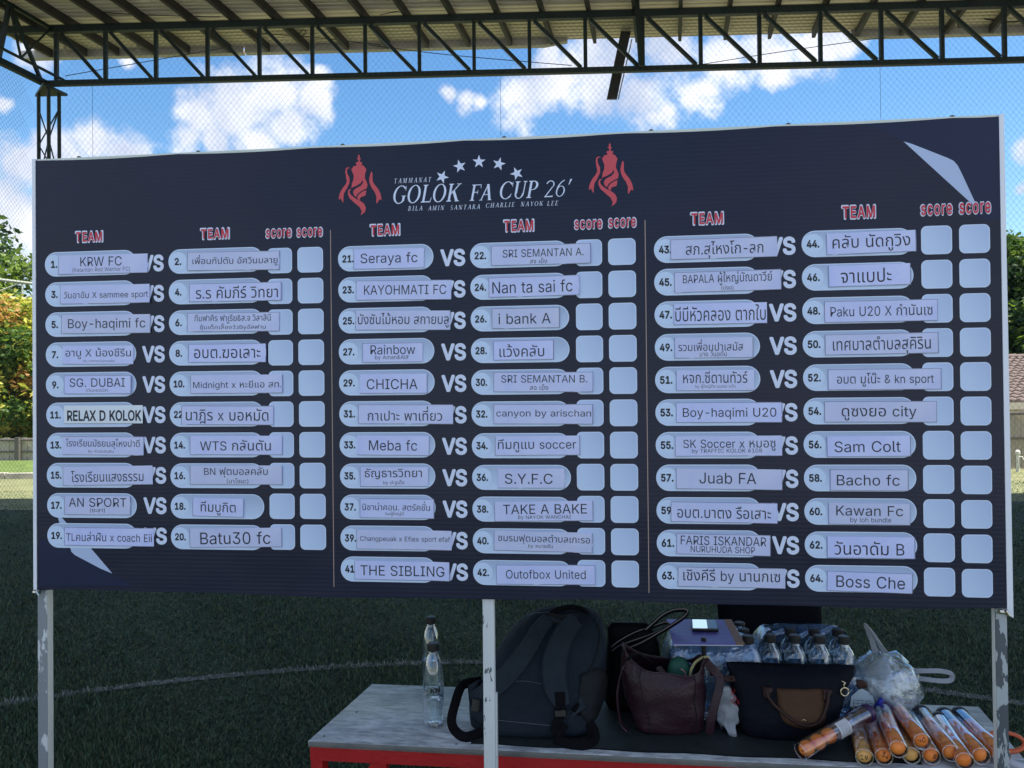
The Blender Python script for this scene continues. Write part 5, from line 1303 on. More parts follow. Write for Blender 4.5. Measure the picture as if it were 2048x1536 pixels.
ribbon('shoulder_strap', bpts([(1098, 1238), (1082, 1256), (1062, 1288), (1040, 1320), (1015, 1350), (985, 1378), (962, 1396), (950, 1404)], .008), .060, m_strap, bpk, .012, wf=lambda t: .72 + .28 * math.sin(min(1, t * 1.6) * 1.6))
ribbon('shoulder_strap', bpts([(1152, 1240), (1132, 1262), (1116, 1296), (1108, 1330), (1110, 1365), (1118, 1392), (1127, 1412)], .010), .070, m_strap, bpk, .013, wf=lambda t: .75 + .3 * math.sin(t * 2.8) - .30 * max(0, t - .75) * 4 * .8)
ribbon('strap_webbing', bpts([(1119, 1384), (1120, 1400), (1121, 1424)], .018), .030, m_web, bpk, .004)
o = ribbon('buckle', bpts([(1120, 1420), (1121, 1432)], .022), .036, m_buck, bpk, .010)
ribbon('strap_webbing', bpts([(1121, 1430), (1114, 1445), (1110, 1458), (1120, 1463), (1130, 1448)], .016), .024, m_web, bpk, .004)
ribbon('strap_webbing', [on(bv, 1150, 1412, .01, 2.2), P(1175, 1440, 2.19), PZ(1190, 1472, TZ + .022), PZ(1172, 1489, TZ + .014), PZ(1135, 1487, TZ + .012), PZ(1110, 1476, TZ + .02)], .028, m_web, bpk, .003)
G().add([on(bv, 1140, 1438, .006, 2.2), on(bv, 1160, 1393, .006, 2.2), on(bv, 1172, 1414, .014, 2.2)], [(0, 1, 2)]).obj('strap_tab', m_strap, bpk, True)
ribbon('strap_webbing', [P(962, 1362, 2.33), P(938, 1366, 2.30), P(922, 1374, 2.28), P(910, 1408, 2.24), P(903, 1441, 2.215), PZ(911, 1462, TZ + .018), PZ(932, 1474, TZ + .014), PZ(965, 1463, TZ + .018)], .027, m_web, bpk, .003)
o = patch('hip_flap', bv, smooth2([(936, 1372), (955, 1362), (968, 1370), (968, 1448), (952, 1442), (942, 1430), (940, 1405), (936, 1372)], 3), m_bp, bpk, .004, .006, Y=2.24)
ribbon('buckle', [P(953, 1398, 2.205), P(951, 1422, 2.20)], .024, m_buck, bpk, .010)
ribbon('top_handle', [P(1092, 1238, 2.30), P(1110, 1222, 2.31), P(1142, 1214, 2.32), P(1172, 1222, 2.31), P(1186, 1240, 2.30)], .020, m_web, bpk, .006, side=Vector((0, 1, .5)))
ribbon('handle_patch', bpts([(1096, 1236), (1128, 1240), (1155, 1238)], .010), .030, m_bpd, bpk, .006)
ribbon('handle_tape', bpts([(1098, 1234), (1115, 1242), (1134, 1246), (1152, 1236)], .016), .012, m_strap, bpk, .003)

# ---------------------------------------------------------------- black tote behind
m_blk = mat('black_leather', (.002, .002, .003), .6, (.004, .004, .006), 20, bump=.2, spec=.12); m_pp = mat('pale_piping', (.22, .20, .22), .45)
tb_ = empty('handbag', P(1255, 1440, 2.42), 0, 'black tote bag with long piped handles behind the maroon bag', 'handbag')
rings = [sup(P(1266, 1300, 2.40).x - (z > .2) * .012, 2.40, z0 + z, .086 * w_, .045 * d_, .5, 32) for z, w_, d_ in ((0, .9, 1), (.02, 1.05, 1.1), (.08, 1.08, 1.05), (.14, 1.0, .9), (.20, .92, .6), (.245, .80, .35), (.262, .60, .2))]
wrinkle(rings, .012, 16, 7); G().loft(rings).obj('body', m_blk, tb_, True, smooth=True)
def handle(name, px, Y, r, mt, parent, pipe=None, off=.0):
    pts = [P(a, b, Y + k * 0) for k, (a, b) in enumerate(px)]; sp1 = spline(pts, 6); g = G(); g.tube(sp1, r, 8, 0)
    if pipe: g.tube([p + Vector((0, -r * .75, r * .75)) for p in sp1], r * .28, 5, 1)
    return g.obj(name, [mt, pipe or mt], parent, True, smooth=True)
handle('handle', [(1222, 1296), (1240, 1282), (1270, 1266), (1305, 1254), (1328, 1246), (1337, 1249), (1326, 1258), (1296, 1272), (1262, 1284), (1236, 1294), (1224, 1304)], 2.375, .0055, m_blk, tb_, m_pp)
handle('handle', [(1250, 1300), (1280, 1288), (1312, 1270), (1345, 1250), (1368, 1234), (1374, 1224), (1366, 1220), (1345, 1222), (1324, 1232), (1308, 1246), (1290, 1262)], 2.36, .0065, m_blk, tb_, m_pp)

# ---------------------------------------------------------------- maroon bag
m_mar = mat('maroon_leather', (.024, .008, .016), .42, (.034, .013, .023), 8, bump=.25, bscale=120, spec=.4); m_st = mat('maroon_piping', (.06, .042, .055), .5); m_lin = mat('dark_lining', (.006, .005, .008), .8)
mb_ = empty('handbag', P(1335, 1480, 2.25), 0, 'open maroon leather tote with a green pouch inside', 'handbag')
cy = 2.262; xs = lambda px, Y=cy - .06: P(px, 1400, Y).x
prof = [(0, 1282, 1405, .060), (.010, 1275, 1412, .068), (.05, 1268, 1418, .074), (.10, 1256, 1418, .076), (.15, 1250, 1418, .074), (.19, 1248, 1418, .068), (.235, 1252, 1416, .06)]
n = 64; rings = []
def rimz(a):     # height of the rim round the mouth
    ca, sa = math.cos(a), math.sin(a)
    t = max(0, ca); fr = 1 - abs(ca) ** 2.2
    return 1 - .12 * t - (.25 if sa < 0 else .22) * fr * (1 + .25 * ca)
for k in range(len(prof) - 1):
    for s in range(4):
        t = s / 4; a, b_ = prof[k], prof[k + 1]; z = a[0] + (b_[0] - a[0]) * t; xl = xs(a[1] + (b_[1] - a[1]) * t); xr = xs(a[2] + (b_[2] - a[2]) * t); hd = a[3] + (b_[3] - a[3]) * t
        rings.append((z, xl, xr, hd))
rings.append((prof[-1][0], xs(prof[-1][1]), xs(prof[-1][2]), prof[-1][3])); RG = []
for z, xl, xr, hd in rings:
    base_ = sup((xl + xr) / 2, cy, 0, (xr - xl) / 2, hd, .62, n)
    RG.append([Vector((p.x, p.y, z0 + z * (1 - (1 - rimz(2 * math.pi * j / n)) * min(1, z / .235) ** 2))) for j, p in enumerate(base_)])
wrinkle(RG, .010, 13, 4); wrinkle(RG, .004, 34, 8)
for r_ in RG:
    for j, p in enumerate(r_): r_[j] = Vector((p.x, p.y, max(p.z, z0 + .0003)))
g = G().loft(RG, cap=False); g.add(RG[0], [tuple(reversed(range(n)))])
mbody = g.obj('body', m_mar, mb_, True, smooth=True); md = mbody.modifiers.new('s', 'SOLIDIFY'); md.thickness = .003; md.offset = -1
G().tube(RG[-1] + [RG[-1][0]], .0014, 6).obj('rim_piping', m_st, mb_, True, smooth=True)
ki = len(RG) - 6; G().tube([p + Vector((0, -.0012, 0)) for p in RG[ki][n // 2:] + [RG[ki][0]]], .0009, 5).obj('band_seam', m_st, mb_, True, smooth=True)
for jj in (int(n * .70), int(n * .85)): G().tube([r_[jj] + Vector((0, -.0015, 0)) for r_ in RG], .0014, 5).obj('panel_seam', m_lin, mb_, True, smooth=True)
ins = [p.copy() for p in RG[len(RG) - 9]]; cc = sum(ins, Vector()) / n; obj('lining', [p.lerp(cc, .04) + Vector((0, 0, -.01)) for p in ins], [tuple(range(n))], m_lin, mb_, True)
bvm = bvh_of(mbody)
ribbon('shoulder_strap', [P(1268, 1325, 2.22), P(1256, 1322, 2.20), P(1246, 1336, 2.19), P(1238, 1365, 2.19), P(1235, 1400, 2.19), PZ(1242, 1445, TZ + .035), PZ(1256, 1462, TZ + .012)], .016, m_mar, mb_, .003, side=Vector((.35, .8, 0)))
G().tube(spline([P(1252, 1324, 2.21), P(1262, 1313, 2.21), P(1276, 1309, 2.22), P(1290, 1316, 2.23), P(1310, 1330, 2.27), P(1330, 1345, 2.29)], 5), .0045, 7).obj('handle', m_blk, mb_, True, smooth=True)
ribbon('shoulder_strap', [P(1412, 1325, 2.20), P(1432, 1345, 2.20), P(1440, 1362, 2.19), P(1432, 1400, 2.18), P(1422, 1440, 2.18), PZ(1420, 1468, TZ + .012)], .024, m_mar, mb_, .003)
G().tube(spline([P(1403, 1345, 2.22), P(1406, 1328, 2.215), P(1414, 1320, 2.215), P(1422, 1330, 2.22), P(1424, 1350, 2.23)], 4), .006, 6).obj('handle', m_mar, mb_, True, smooth=True)
for sgn in (0,): G().tube(spline([P(1269, 1334, 2.19), P(1268, 1345, 2.19), P(1272, 1352, 2.19)], 3), .0018, 5).obj('stitched_tab', m_st, mb_, True)
# green pouch, wallet and yellow strap inside
rg = [sup(P(1360, 1360, 2.25).x, 2.262, z0 + .12 + z, .034 * w_, .022 * w_, .8, 24) for z, w_ in ((0, .9), (.03, 1.0), (.05, .95), (.068, .75), (.078, .45), (.081, .1))]
wrinkle(rg, .004, 40, 1); o = G().loft(rg).obj('pouch', mat('green_cloth', (.012, .085, .062), .7, (.02, .11, .08), 20, bump=.3), smooth=True); tag(o, 'green cloth pouch sticking out of the maroon bag', 'pouch')
PM[o] = Matrix.Translation(o.location)
G().tube(spline([P(1362, 1338, 2.235), P(1370, 1345, 2.235), P(1375, 1368, 2.235)], 4), .0022, 6).obj('zip', mat('zip_tape', (.35, .22, .2), .6), o, True, smooth=True)
o = G().tube(spline([P(1381, 1360, 2.235), P(1382, 1342, 2.235), P(1390, 1326, 2.238), P(1404, 1316, 2.24), P(1418, 1313, 2.245)], 6), .0042, 8, flat=.7).obj('yellow_strap', mat('yellow_cord', (.40, .34, .16), .6, (.46, .4, .2), 40), smooth=True); tag(o, 'curved yellowish strap rising from the maroon bag', 'strap')
o = G().add(slab([P(1312, 1340, 2.27), P(1334, 1366, 2.255), P(1342, 1362, 2.26), P(1322, 1337, 2.275)], .008), SL).obj('wallet', mat('brown_wallet', (.06, .04, .035), .6)); tag(o, 'brown wallet standing in the maroon bag left of the green pouch', 'wallet')
o = G().lathe([(.007, 0), (.007, .05), (.0075, .05), (.0075, .078), (.006, .081)], 14).obj('marker_pen', m_buck, origin=(0, 0, 0)); o.location = P(1408, 1330, 2.262); tag(o, 'black capped stick standing upright in the maroon bag', 'pen')

# ---------------------------------------------------------------- small white plastic bag
def plastic(name, col, alpha, sc):
    mt = bpy.data.materials.new(name); mt.use_nodes = True; N = NT(mt.node_tree); b = mt.node_tree.nodes['Principled BSDF']
    b.inputs['Base Color'].default_value = (*col, 1); b.inputs['Roughness'].default_value = .28
    tc = N.n('ShaderNodeTexCoord'); nz = N.n('ShaderNodeTexNoise', i_Scale=sc, i_Detail=5.0, i_Distortion=1.5); N.l(tc.outputs['Object'], nz.inputs['Vector'])
    bu = N.n('ShaderNodeBump', i_Strength=.9, i_Distance=.006); N.l(nz.outputs['Fac'], bu.inputs['Height']); N.l(bu.outputs[0], b.inputs['Normal'])
    tr = N.n('ShaderNodeBsdfTransparent'); tr.inputs[0].default_value = (.9, .96, 1, 1); tl = N.n('ShaderNodeBsdfTranslucent'); tl.inputs[0].default_value = (*col, 1)
    m1 = N.n('ShaderNodeMixShader', i_0=.35); N.l(b.outputs[0], m1.inputs[1]); N.l(tl.outputs[0], m1.inputs[2])
    mx = N.n('ShaderNodeMixShader', i_0=alpha); N.l(tr.outputs[0], mx.inputs[1]); N.l(m1.outputs[0], mx.inputs[2]); N.l(mx.outputs[0], mt.node_tree.nodes['Material Output'].inputs[0]); return mt
m_pl = plastic('white_plastic', (.45, .48, .55), .93, 30); m_film2 = film_mat('thin_bag_film', (.95, .98, 1.0), .20, .16, (.7, .85, .9, 1))
rg = []
for k in range(14):
    t = k / 13; z = z0 + .012 + .125 * t; w_ = .016 + .017 * math.sin(min(1, t * 1.15) * math.pi) ** .7; cx = P(1458 - 6 * t + 3 * math.sin(t * 6), 1400, 2.20).x
    rg.append(sup(cx, 2.205 + .01 * math.sin(t * 4), z, w_ + .002, .014, .8, 36))
for k in range(14):
    if k < 3: rg[k] = [p + Vector((0, 0, .010 * math.sin(j * .35 + 1))) * (3 - k) * .4 for j, p in enumerate(rg[k])]
wrinkle(rg, .012, 38, 3); wrinkle(rg, .006, 80, 13)
wb = G().loft(rg).obj('plastic_bag', m_pl, smooth=True); PM[wb] = Matrix.Translation(wb.location); tag(wb, 'small crumpled white plastic bag with red print between two handbags', 'plastic bag'); bw_ = bvh_of(wb)
g = G(); mr = mat('red_print', (.40, .02, .03), .5)
for pts in ([(1470, 1392), (1474, 1400), (1476, 1408), (1466, 1404), (1470, 1392)], [(1462, 1380), (1470, 1396), (1478, 1404), (1472, 1410), (1460, 1400)], [(1463, 1376), (1462, 1392)], [(1470, 1378), (1466, 1388)]):
    g.tube([on(bw_, a, b, .0015, 2.19) for a, b in smooth2(pts, 3)], .0008, 5)
tag(g.obj('red_print', mr, wb, True), kind='stuff')

# ---------------------------------------------------------------- navy nylon tote with brown leather
m_nav = mat('navy_nylon', (.002, .003, .008), .65, (.004, .006, .012), 10, bump=.3, bscale=70, spec=.15); m_brn = mat('brown_leather', (.070, .034, .018), .7, (.088, .044, .025), 10, bump=.25, bscale=150, spec=.25); m_brd = mat('dark_brown_leather', (.030, .012, .011), .5, (.040, .017, .015), 10, bump=.2, spec=.3)
nt_ = empty('handbag', P(1590, 1480, 2.24), 0, 'navy nylon tote with a brown leather flap and gold ring charm', 'handbag')
cy = 2.215; X_ = lambda px, Y=2.15: P(px, 1400, Y).x
prof = [(0, 1500, 1672, .055), (.01, 1492, 1680, .062), (.06, 1486, 1690, .064), (.10, 1482, 1700, .058), (.14, 1478, 1712, .046), (.17, 1472, 1722, .030), (.187, 1466, 1728, .012), (.191, 1466, 1728, .006)]
rg = []
for k in range(len(prof) - 1):
    for s in range(3):
        t = s / 3; a, b_ = prof[k], prof[k + 1]; m_ = [a[i] + (b_[i] - a[i]) * t for i in range(4)]
        rg.append(sup((X_(m_[1]) + X_(m_[2])) / 2, cy, z0 + m_[0], (X_(m_[2]) - X_(m_[1])) / 2, m_[3], .6, 56))
m_ = prof[-1]; rg.append(sup((X_(m_[1]) + X_(m_[2])) / 2, cy, z0 + m_[0], (X_(m_[2]) - X_(m_[1])) / 2, m_[3], .6, 56))
wrinkle(rg, .006, 16, 6); wrinkle(rg, .003, 40, 9)
for k, r_ in enumerate(rg):
    for j, p in enumerate(r_): r_[j] = Vector((p.x, p.y, max(p.z + (.004 * math.sin(p.x * 22) if k > 12 else 0), z0 + .0003)))
nb_ = G().loft(rg).obj('body', m_nav, nt_, True, smooth=True); bvn = bvh_of(nb_)
zq = lambda x, y: (1440 + x / 5.12, 1200 + y / 5.12)
patch('leather_flap', bvn, smooth2([zq(580, 905), zq(700, 910), zq(900, 915), zq(1050, 912), zq(1062, 1000), zq(1080, 1100), zq(1080, 1200), zq(1050, 1275), zq(980, 1312), zq(860, 1320), zq(740, 1295), zq(650, 1240), zq(612, 1150), zq(590, 1030), zq(580, 905)], 2), m_brn, nt_, .005, .003)
hp = [zq(470, 900), zq(490, 980), zq(545, 1065), zq(640, 1150), zq(740, 1230), zq(850, 1282), zq(950, 1282), zq(1035, 1230), zq(1080, 1130), zq(1105, 1030), zq(1110, 940)]
G().tube(spline([on(bvn, a, b, .012, 2.15) for a, b in hp], 5), .0045, 8).obj('handle', m_brd, nt_, True, smooth=True)
patch('handle_tab', bvn, [zq(435, 880), zq(500, 890), zq(545, 905), zq(520, 960), zq(490, 1000), zq(470, 1012), zq(445, 980)], m_brd, nt_, .006, .003)
patch('handle_tab', bvn, [zq(1050, 905), zq(1148, 920), zq(1148, 950), zq(1115, 990), zq(1080, 1040), zq(1055, 1030), zq(1060, 960)], m_brd, nt_, .006, .003)
patch('zip_tab', bvn, [zq(1395, 815), zq(1460, 825), zq(1500, 850), zq(1505, 890), zq(1420, 908), zq(1405, 880)], m_brd, nt_, .008, .005, Y=2.17)
patch('zip_tab', bvn, [zq(30, 775), zq(140, 778), zq(160, 830), zq(60, 835), zq(30, 815)], m_brd, nt_, .008, .005, Y=2.17)
m_gold_m = mat('gold_metal', (.75, .66, .45), .25, metal=1.0)
cc = on(bvn, *zq(1275, 938), .012, 2.15); rC = 42 / 5.12 / 1536 * 2.12
g = G(); ring = [cc + Vector((rC * math.cos(a), -.001, rC * math.sin(a))) for a in [2 * math.pi * k / 28 for k in range(29)]]; g.tube(ring, .0020, 8)
ch = empty('bag_charm', cc, 0, 'round gold ring charm clipped to the navy tote', 'charm'); g.obj('ring', m_gold_m, ch, True, smooth=True)
G().lathe([(rC * .62, -.001), (rC * .62, .001)], 20).xf(Matrix.Translation(cc) @ Matrix.Rotation(R_(90), 4, 'X')).obj('centre_disc', mat('charm_dark', (.02, .02, .025), .3, metal=.6), ch, True)
G().tube(spline([cc + Vector((0, 0, rC)), cc + Vector((-.002, 0, rC + .007)), cc + Vector((.002, 0, rC + .013)), on(bvn, *zq(1245, 830), .008, 2.15)], 4), .0017, 7).obj('clip', m_gold_m, ch, True, smooth=True)
G().tube(spline([on(bvn, *zq(835, 1238), .017), on(bvn, *zq(855, 1225), .019), on(bvn, *zq(880, 1235), .019), on(bvn, *zq(882, 1252), .017)], 4), .0008, 6).obj('snap_hook', m_gold_m, nt_, True, smooth=True)

# ---------------------------------------------------------------- knotted plastic bag full of papers
kc = P(1768, 1362, 2.30); kc.z = TZ + .004 + .096; kr = .101
kb = empty('rubbish_bag', (kc.x, kc.y, TZ + .004), 0, 'round see-through plastic bag of crumpled paper with loose handles', 'plastic bag')
rg = []
for k in range(21):
    p_ = -math.pi / 2 + math.pi * k / 20; row = []
    for j in range(48):
        a = 2 * math.pi * j / 48; d = Vector((math.cos(a) * math.cos(p_), math.sin(a) * math.cos(p_), math.sin(p_)))
        rr_ = kr * (1 + .12 * noise.noise(d * 2.2) + .09 * noise.noise(d * 6) + .06 * abs(noise.noise(d * 12)))
        q = kc + Vector((d.x * rr_, d.y * rr_ * .9, d.z * rr_ * (.97 if d.z > 0 else .93))); q.z = max(q.z, TZ + .0045); row.append(q)
    rg.append(row)
G().loft(rg).obj('film', m_film2, kb, True, smooth=True)
G().tube(spline([P(1778, 1308, 2.30), P(1768, 1296, 2.30), P(1752, 1278, 2.295), P(1742, 1262, 2.29), P(1734, 1250, 2.29), P(1730, 1251, 2.30), P(1740, 1280, 2.305), P(1757, 1302, 2.305)], 5), .0042, 7, flat=.5).obj('handle', m_pl, kb, True, smooth=True)
ribbon('handle', [P(1752, 1308, 2.30), P(1745, 1285, 2.30), P(1738, 1262, 2.295), P(1731, 1251, 2.29)], .018, m_pl, kb, .003, wf=lambda t: 1.1 - .7 * t)
ribbon('handle', [P(1770, 1308, 2.30), P(1757, 1285, 2.305), P(1742, 1262, 2.30), P(1731, 1250, 2.295)], .014, m_pl, kb, .003, wf=lambda t: 1.1 - .6 * t)
ribbon('handle', [P(1815, 1342, 2.30), P(1845, 1342, 2.29), P(1880, 1342, 2.285), P(1901, 1347, 2.28), P(1904, 1356, 2.28), P(1895, 1362, 2.28), P(1860, 1360, 2.285), P(1822, 1354, 2.30)], .014, m_pl, kb, .004)
m_wp = mat('crumpled_paper', (.46, .52, .66), .7, (.60, .64, .76), 10, bump=.3); r = random.Random(12)
for k in range(26):
    th = r.uniform(0, 6.28); ph2 = r.uniform(-.9, 1.0); d = Vector((math.cos(th) * math.cos(ph2), -abs(math.sin(th)) * math.cos(ph2) * .9, math.sin(ph2))); c = kc + d * kr * r.uniform(.40, .80)
    a = Vector((r.uniform(-1, 1), r.uniform(-.5, .5), r.uniform(-1, 1))).normalized(); b_ = a.cross(d).normalized(); s = r.uniform(.032, .056); g = G(); vs = []
    for i in range(5):
        for j in range(4):
            u, v_ = i / 4 - .5, j / 3 - .5; vs.append(c + a * u * s * 1.5 + b_ * v_ * s + d * (.008 * math.sin(u * 5 + k) + .004 * math.sin(v_ * 6)))
    for p in vs: p.z = max(p.z, TZ + .008)
    g.add(vs, [(i * 4 + j, i * 4 + j + 1, (i + 1) * 4 + j + 1, (i + 1) * 4 + j) for i in range(4) for j in range(3)]); o = g.obj('paper', m_wp, kb, True, smooth=True)
    md = o.modifiers.new('s', 'SOLIDIFY'); md.thickness = .0006
for k in range(2):
    c = kc + Vector((r.uniform(-.05, .05), r.uniform(-.055, 0), r.uniform(-.05, .04))); rg = []
    for i in range(9):
        p_ = -math.pi / 2 + math.pi * i / 8; rg.append([c + Vector((math.cos(t) * math.cos(p_), math.sin(t) * math.cos(p_), math.sin(p_))) * .022 * (1 + .2 * noise.noise(Vector((t * 2, p_ * 2, k)))) for t in [2*math.pi*j/12 for j in range(12)]])
    G().loft(rg).obj('paper_ball', m_wp, kb, True, smooth=True)

# patterned box with a marker, printed sheet
cp = empty('patterned_cup', PZ(1735, 1450, TZ), 0, 'white cup with small blue diamond pattern holding a marker', 'cup')
cb3 = Vector((P(1733, 1420, 2.235).x, 2.235, TZ + .004)); m_cw = mat('cup_white', (.55, .62, .70), .5)
g = G(); g.loft([[cb3 + Vector((r_ * math.cos(a), r_ * math.sin(a), z)) for a in [2*math.pi*j/36 for j in range(36)]] for r_, z in ((.030, 0), (.032, .002), (.042, .062), (.0405, .062), (.031, .004))], cap=False); g.add([cb3 + Vector((.031 * math.cos(a), .031 * math.sin(a), .004)) for a in [2*math.pi*j/36 for j in range(36)]], [tuple(range(36))])
g.obj('cup_body', m_cw, cp, True, smooth=True); g = G()
for row in range(7):
    for j in range(44):
        a = 2 * math.pi * (j + .5 * (row % 2)) / 44; z = .008 + row * .0078; rr_ = .0322 + (z / .062) * .0102; c = cb3 + Vector((rr_ * math.cos(a), rr_ * math.sin(a), z)); tt = Vector((-math.sin(a), math.cos(a), 0))
        g.add([c - tt * .0017, c - Vector((0, 0, .0026)), c + tt * .0017, c + Vector((0, 0, .0026))], [(0, 1, 2, 3)])
tag(g.obj('diamond_print', mat('cup_blue', (.07, .16, .30), .5), cp, True), kind='stuff')
mk_ = empty('marker', cb3 + Vector((.005, 0, .01)), 0, 'blue capped marker leaning in the patterned cup', 'marker')
a, b_ = P(1735, 1438, 2.225), P(1764, 1398, 2.20); b2v = a.lerp(b_, .62); G().tube([a, b2v], .0048, 10).obj('barrel', mat('marker_barrel', (.35, .38, .42), .4), mk_, True, smooth=True)
G().tube([a.lerp(b_, .3) + Vector((0, -.001, 0)), b2v + Vector((0, -.001, 0))], .0042, 10).obj('grip', m_buck, mk_, True, smooth=True)
G().tube([b2v, b_], .0068, 12).obj('cap', mat('marker_blue', (.01, .02, .35), .35), mk_, True, smooth=True)
s4 = [P(1700, 1413, 2.225), P(1752, 1415, 2.222), P(1745, 1388, 2.235), P(1722, 1376, 2.24), P(1703, 1392, 2.235)]
sh = obj('folded_note', s4, [(0, 1, 2, 3, 4)], mat('note_paper', (.42, .52, .58), .7)); md = sh.modifiers.new('s', 'SOLIDIFY'); md.thickness = .0006; PM[sh] = Matrix.Translation(sh.location)
tag(sh, 'folded note with a printed black grid standing in the cup', 'paper')
g = G()
for (x0, y0), (x1, y1) in (((1707, 1400), (1726, 1401)), ((1707, 1412), (1726, 1413)), ((1707, 1400), (1707, 1412)), ((1716, 1400), (1716, 1413)), ((1726, 1401), (1726, 1413)), ((1707, 1406), (1726, 1407)), ((1731, 1400), (1731, 1413)), ((1734, 1402), (1742, 1402)), ((1734, 1407), (1744, 1407)), ((1734, 1412), (1746, 1412))):
    g.tube([P(x0, y0, 2.2225), P(x1, y1, 2.2215)], .0006, 4)
tag(g.obj('grid_print', m_black, sh, True), kind='stuff')

# ---------------------------------------------------------------- tubes of orange balls
m_tube = shell('clear_tube', (.96, .93, .95), .07); m_or = mat('orange_ball', (.96, .24, .035), .38, (.97, .29, .055), 6, spec=.5); m_or2 = mat('orange_ball_pale', (.80, .42, .12), .4); m_pur = mat('purple_lid', (.045, .02, .10), .35); m_drk = mat('dark_lid', (.025, .025, .04), .4)
TR_, BR_ = .0228, .0205
ball_me = None
def ballmesh(mt):
    rg = [[Vector((math.cos(p_) * math.cos(t), math.cos(p_) * math.sin(t), math.sin(p_))) * BR_ for t in [2*math.pi*j/24 for j in range(24)]] for p_ in [-math.pi/2 + math.pi * i / 14 for i in range(15)]]
    return G().loft(rg).mesh('ball', mt, True)
ball_a, ball_b = ballmesh(m_or), ballmesh(m_or2)
TL_ = .262
tg = G(); tg.loft([[Vector((z, r_ * math.cos(a), r_ * math.sin(a))) for a in [2*math.pi*j/32 for j in range(32)]] for z, r_ in ((.0015, TR_ * .80), (0, TR_ * .9), (.003, TR_), (.1, TR_), (TL_ - .012, TR_))], cap=False); tube_me = tg.mesh('tube_shell', m_tube, True)
rg_ = G(); rg_.tube([Vector((.001, TR_ * .93 * math.cos(a), TR_ * .93 * math.sin(a))) for a in [2*math.pi*j/32 for j in range(33)]], .0011, 6); ring_me = rg_.mesh('front_rim', shell('rim_plastic', (.9, .8, .8), .35), True)
def lidmesh(mt): return G().loft([[Vector((z, r_ * math.cos(a), r_ * math.sin(a))) for a in [2*math.pi*j/32 for j in range(32)]] for z, r_ in ((TL_ - .016, TR_ + .0004), (TL_ - .016, TR_ + .002), (TL_ - .008, TR_ + .0022), (TL_ - .007, TR_ + .0012), (TL_ - .001, TR_ + .0012), (TL_, TR_ - .002))]).mesh('lid', mt, True)
lid_p, lid_d = lidmesh(m_pur), lidmesh(m_drk)
m_lab = mat('tube_label', (.66, .68, .72), .6)
def tube(front, dirv, label, mark=None, nb=6, lid=lid_d, pale=False, rot=0, sticker=False, single=None, mrot=0):
    d = dirv.normalized(); o = bpy.data.objects.new('ball_tube', None); COL.objects.link(o); o.empty_display_size = .05
    M_ = Matrix.Translation(front) @ d.to_track_quat('X', 'Z').to_matrix().to_4x4(); o.matrix_world = M_; PM[o] = M_; tag(o, label, 'ball tube', 'clear tubes of orange balls on the table')
    link('tube_shell', tube_me, o, (0, 0, 0)); link('front_rim', ring_me, o, (0, 0, 0)); link('lid', lid, o, (0, 0, 0))
    for k in range(nb):
        x = .0035 + BR_ + k * BR_ * 1.97
        if x + BR_ > TL_ - .016: break
        link('ball', ball_b if pale else ball_a, o, (x, 0, -(TR_ - BR_ - .0006)), (rnd.uniform(0, 3), rnd.uniform(0, 3), rnd.uniform(0, 3)))
    if mark:
        V, F = line_mesh(mark, .012); w_ = .011 * (1.3 if len(mark) > 1 else .65); V = fit(V, -w_, w_, -.010, .010)
        c, s = math.cos(mrot), math.sin(mrot); V = [(p[0] * c - p[1] * s, p[0] * s + p[1] * c) for p in V]
        ox_, oz_ = single or (0, 0); sc_ = .62 if single or len(mark) > 1 else 1
        vs = []
        for a, b_ in V:
            y_, z_ = a * sc_ + ox_, b_ * sc_ + oz_; rr2 = min(y_ * y_ + z_ * z_, (BR_ * .97) ** 2); vs.append((.0035 + BR_ - math.sqrt(BR_ ** 2 - rr2) - .0005, -y_, z_ - (TR_ - BR_)))
        link('ink_number', mesh('ink_number', vs, F, m_black), o, (0, 0, 0))
    if sticker:
        g = G(); x0, x1 = .128, .168; seg = 10; vs = []
        for i in range(seg + 1):
            a = R_(95 + 130 * i / seg) ; vs += [(x0, (TR_ + .0005) * math.cos(a), (TR_ + .0005) * math.sin(a)), (x1, (TR_ + .0005) * math.cos(a), (TR_ + .0005) * math.sin(a))]
        g.add(vs, [(2*i, 2*i+1, 2*i+3, 2*i+2) for i in range(seg)]); g.obj('sticker', m_lab, o)
        g = G()
        for k in range(7):
            x = x0 + .006 + k * .0045; vs = []
            for i in range(7):
                a = R_(120 + 80 * i / 6); vs += [(x, (TR_ + .0008) * math.cos(a), (TR_ + .0008) * math.sin(a)), (x + .0012, (TR_ + .0008) * math.cos(a), (TR_ + .0008) * math.sin(a))]
            g.add(vs, [(2*i, 2*i+1, 2*i+3, 2*i+2) for i in range(6)])
        tag(g.obj('sticker_print', mat('grey_print', (.2, .2, .25), .6), o), kind='stuff')
    return o
def T(px, py, z, bx_, by_, zb=None, **k):
    f = PZ(px, py, z); b_ = PZ(bx_, by_, zb if zb is not None else z); d = b_ - f; return tube(f, d, **k)
zl = TZ + TR_ + .0035; zu = zl + .040
T(1729, 1515, zl, 1708, 1437, label='leftmost lying tube, its front ball marked 19', mark='19', pale=True, lid=lid_p)
T(1768, 1514, zl, 1742, 1447, label='lying tube whose front ball is marked 34, second from the left', mark='34', mrot=-.5, lid=lid_d, single=(.004, .004))
T(1797, 1499, zu, 1768, 1426, label='upper tube with small letters on its side, plain front ball', lid=lid_p)
T(1823, 1512, zl, 1790, 1446, label='lower tube with a dull yellowish front ball', pale=True)
T(1845, 1484, zu, 1796, 1421, label='upper tube whose front ball is marked 40', mark='40', lid=lid_p, single=(.0, .006))
T(1863, 1513, zl, 1826, 1447, label='lower tube whose front ball is marked 8', mark='8', single=(.009, 0), mrot=-.3)
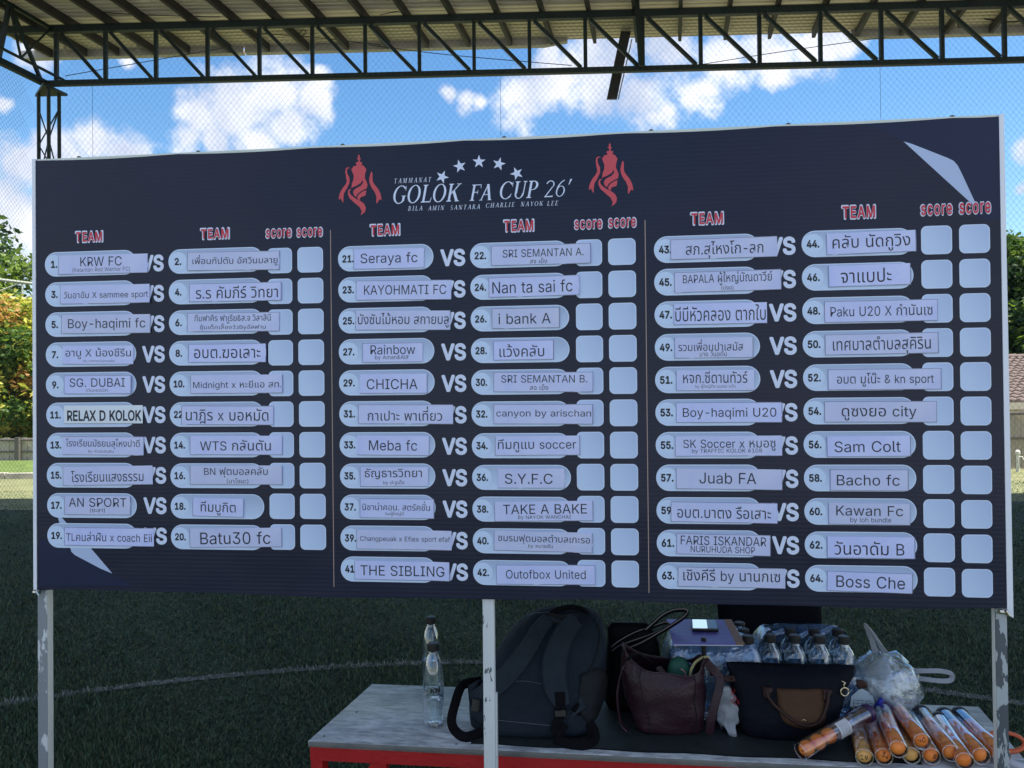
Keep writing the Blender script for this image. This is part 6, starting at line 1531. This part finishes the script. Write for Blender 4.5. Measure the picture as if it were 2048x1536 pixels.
T(1903, 1507, zl + .006, 1852, 1438, label='tube with a dark ribbed lid right of the one marked 40')
T(1930, 1523, zl, 1888, 1456, label='lower tube whose front end sits farthest forward')
T(1963, 1513, zl + .003, 1908, 1452, label='tube just left of the worn right post')
T(2004, 1512, zl + .002, 1946, 1456, label='rightmost tube, its front end behind the worn right post')
f = PZ(1598, 1507, TZ + TR_ + .003); b_ = P(1712, 1439, 2.075); d = (b_ - f)
f = P(1600, 1503, 2.045); d = (P(1716, 1437, 2.13) - f); tube(f, d, 'slanting tube with three balls, a white sticker and a purple lid', nb=3, lid=lid_p, sticker=True, mark='1', single=(.006, .0))
# orange clip ring beyond the right post
rc = Vector((P(2010, 1487, 2.10).x, 2.10, TZ + .022)); pts = [rc + Vector((.052 * math.cos(a), .02 * math.sin(a), .017 * math.sin(a))) for a in [2*math.pi*k/24 for k in range(25)]]
o = G().tube(pts, .0065, 8, flat=.7).obj('orange_ring', mat('orange_plastic', (.55, .10, .03), .35), smooth=True, origin=rc); tag(o, 'flat orange plastic ring showing behind the right post', 'ring')
e_ = G().box((-.09, -.012, 0), (.09, .012, .006)).obj('white_ruler', mat('white_plastic_ruler', (.6, .6, .66), .4), origin=(0, 0, 0)); e_.location = Vector((P(2015, 1520, 2.03).x, 2.03, TZ + .001)); e_.rotation_euler = (0, 0, R_(-60)); tag(e_, 'thin white strip lying at the right end of the table', 'strip')

# ---------------------------------------------------------------- black chair standing behind the table
ch = empty('chair', (P(1550, 1300, 2.98).x, 3.05, 0), R_(8), 'black upholstered chair whose backrest shows below the board', 'chair')
m_ch = mat('black_upholstery', (.002, .003, .006), .8, (.003, .004, .008), 12, bump=.2, spec=.08); m_cm = mat('chair_metal', (.01, .01, .012), .35)
def cush(name, cx, cy, cz, hx, hy, hz, e=.25, tilt=0):
    rg = []
    for i in range(13):
        p_ = -math.pi / 2 + math.pi * i / 12; cp_ = abs(math.cos(p_)) ** .35; rg.append([Vector((hx * cp_ * math.copysign(abs(math.cos(t)) ** e, math.cos(t)), hy * cp_ * math.copysign(abs(math.sin(t)) ** e, math.sin(t)), hz * math.sin(p_))) for t in [2*math.pi*j/40 for j in range(40)]])
    return G().loft(rg).xf(Matrix.Translation((cx, cy, cz)) @ Matrix.Rotation(tilt, 4, 'X')).obj(name, m_ch, ch, smooth=True)
cush('backrest', 0, 0, .86, .215, .22, .03, .3, R_(82)); cush('seat', 0, .26, .46, .23, .23, .035, .3)
for sx in (-.19, .19):
    G().tube([(sx, .02, .70), (sx, .03, .45), (sx, -.02, 0)], .012, 8).obj('leg', m_cm, ch); G().tube([(sx, .44, .43), (sx, .48, 0)], .012, 8).obj('leg', m_cm, ch)
cush('lower_back', 0, .02, .66, .17, .06, .02, .3, R_(82))
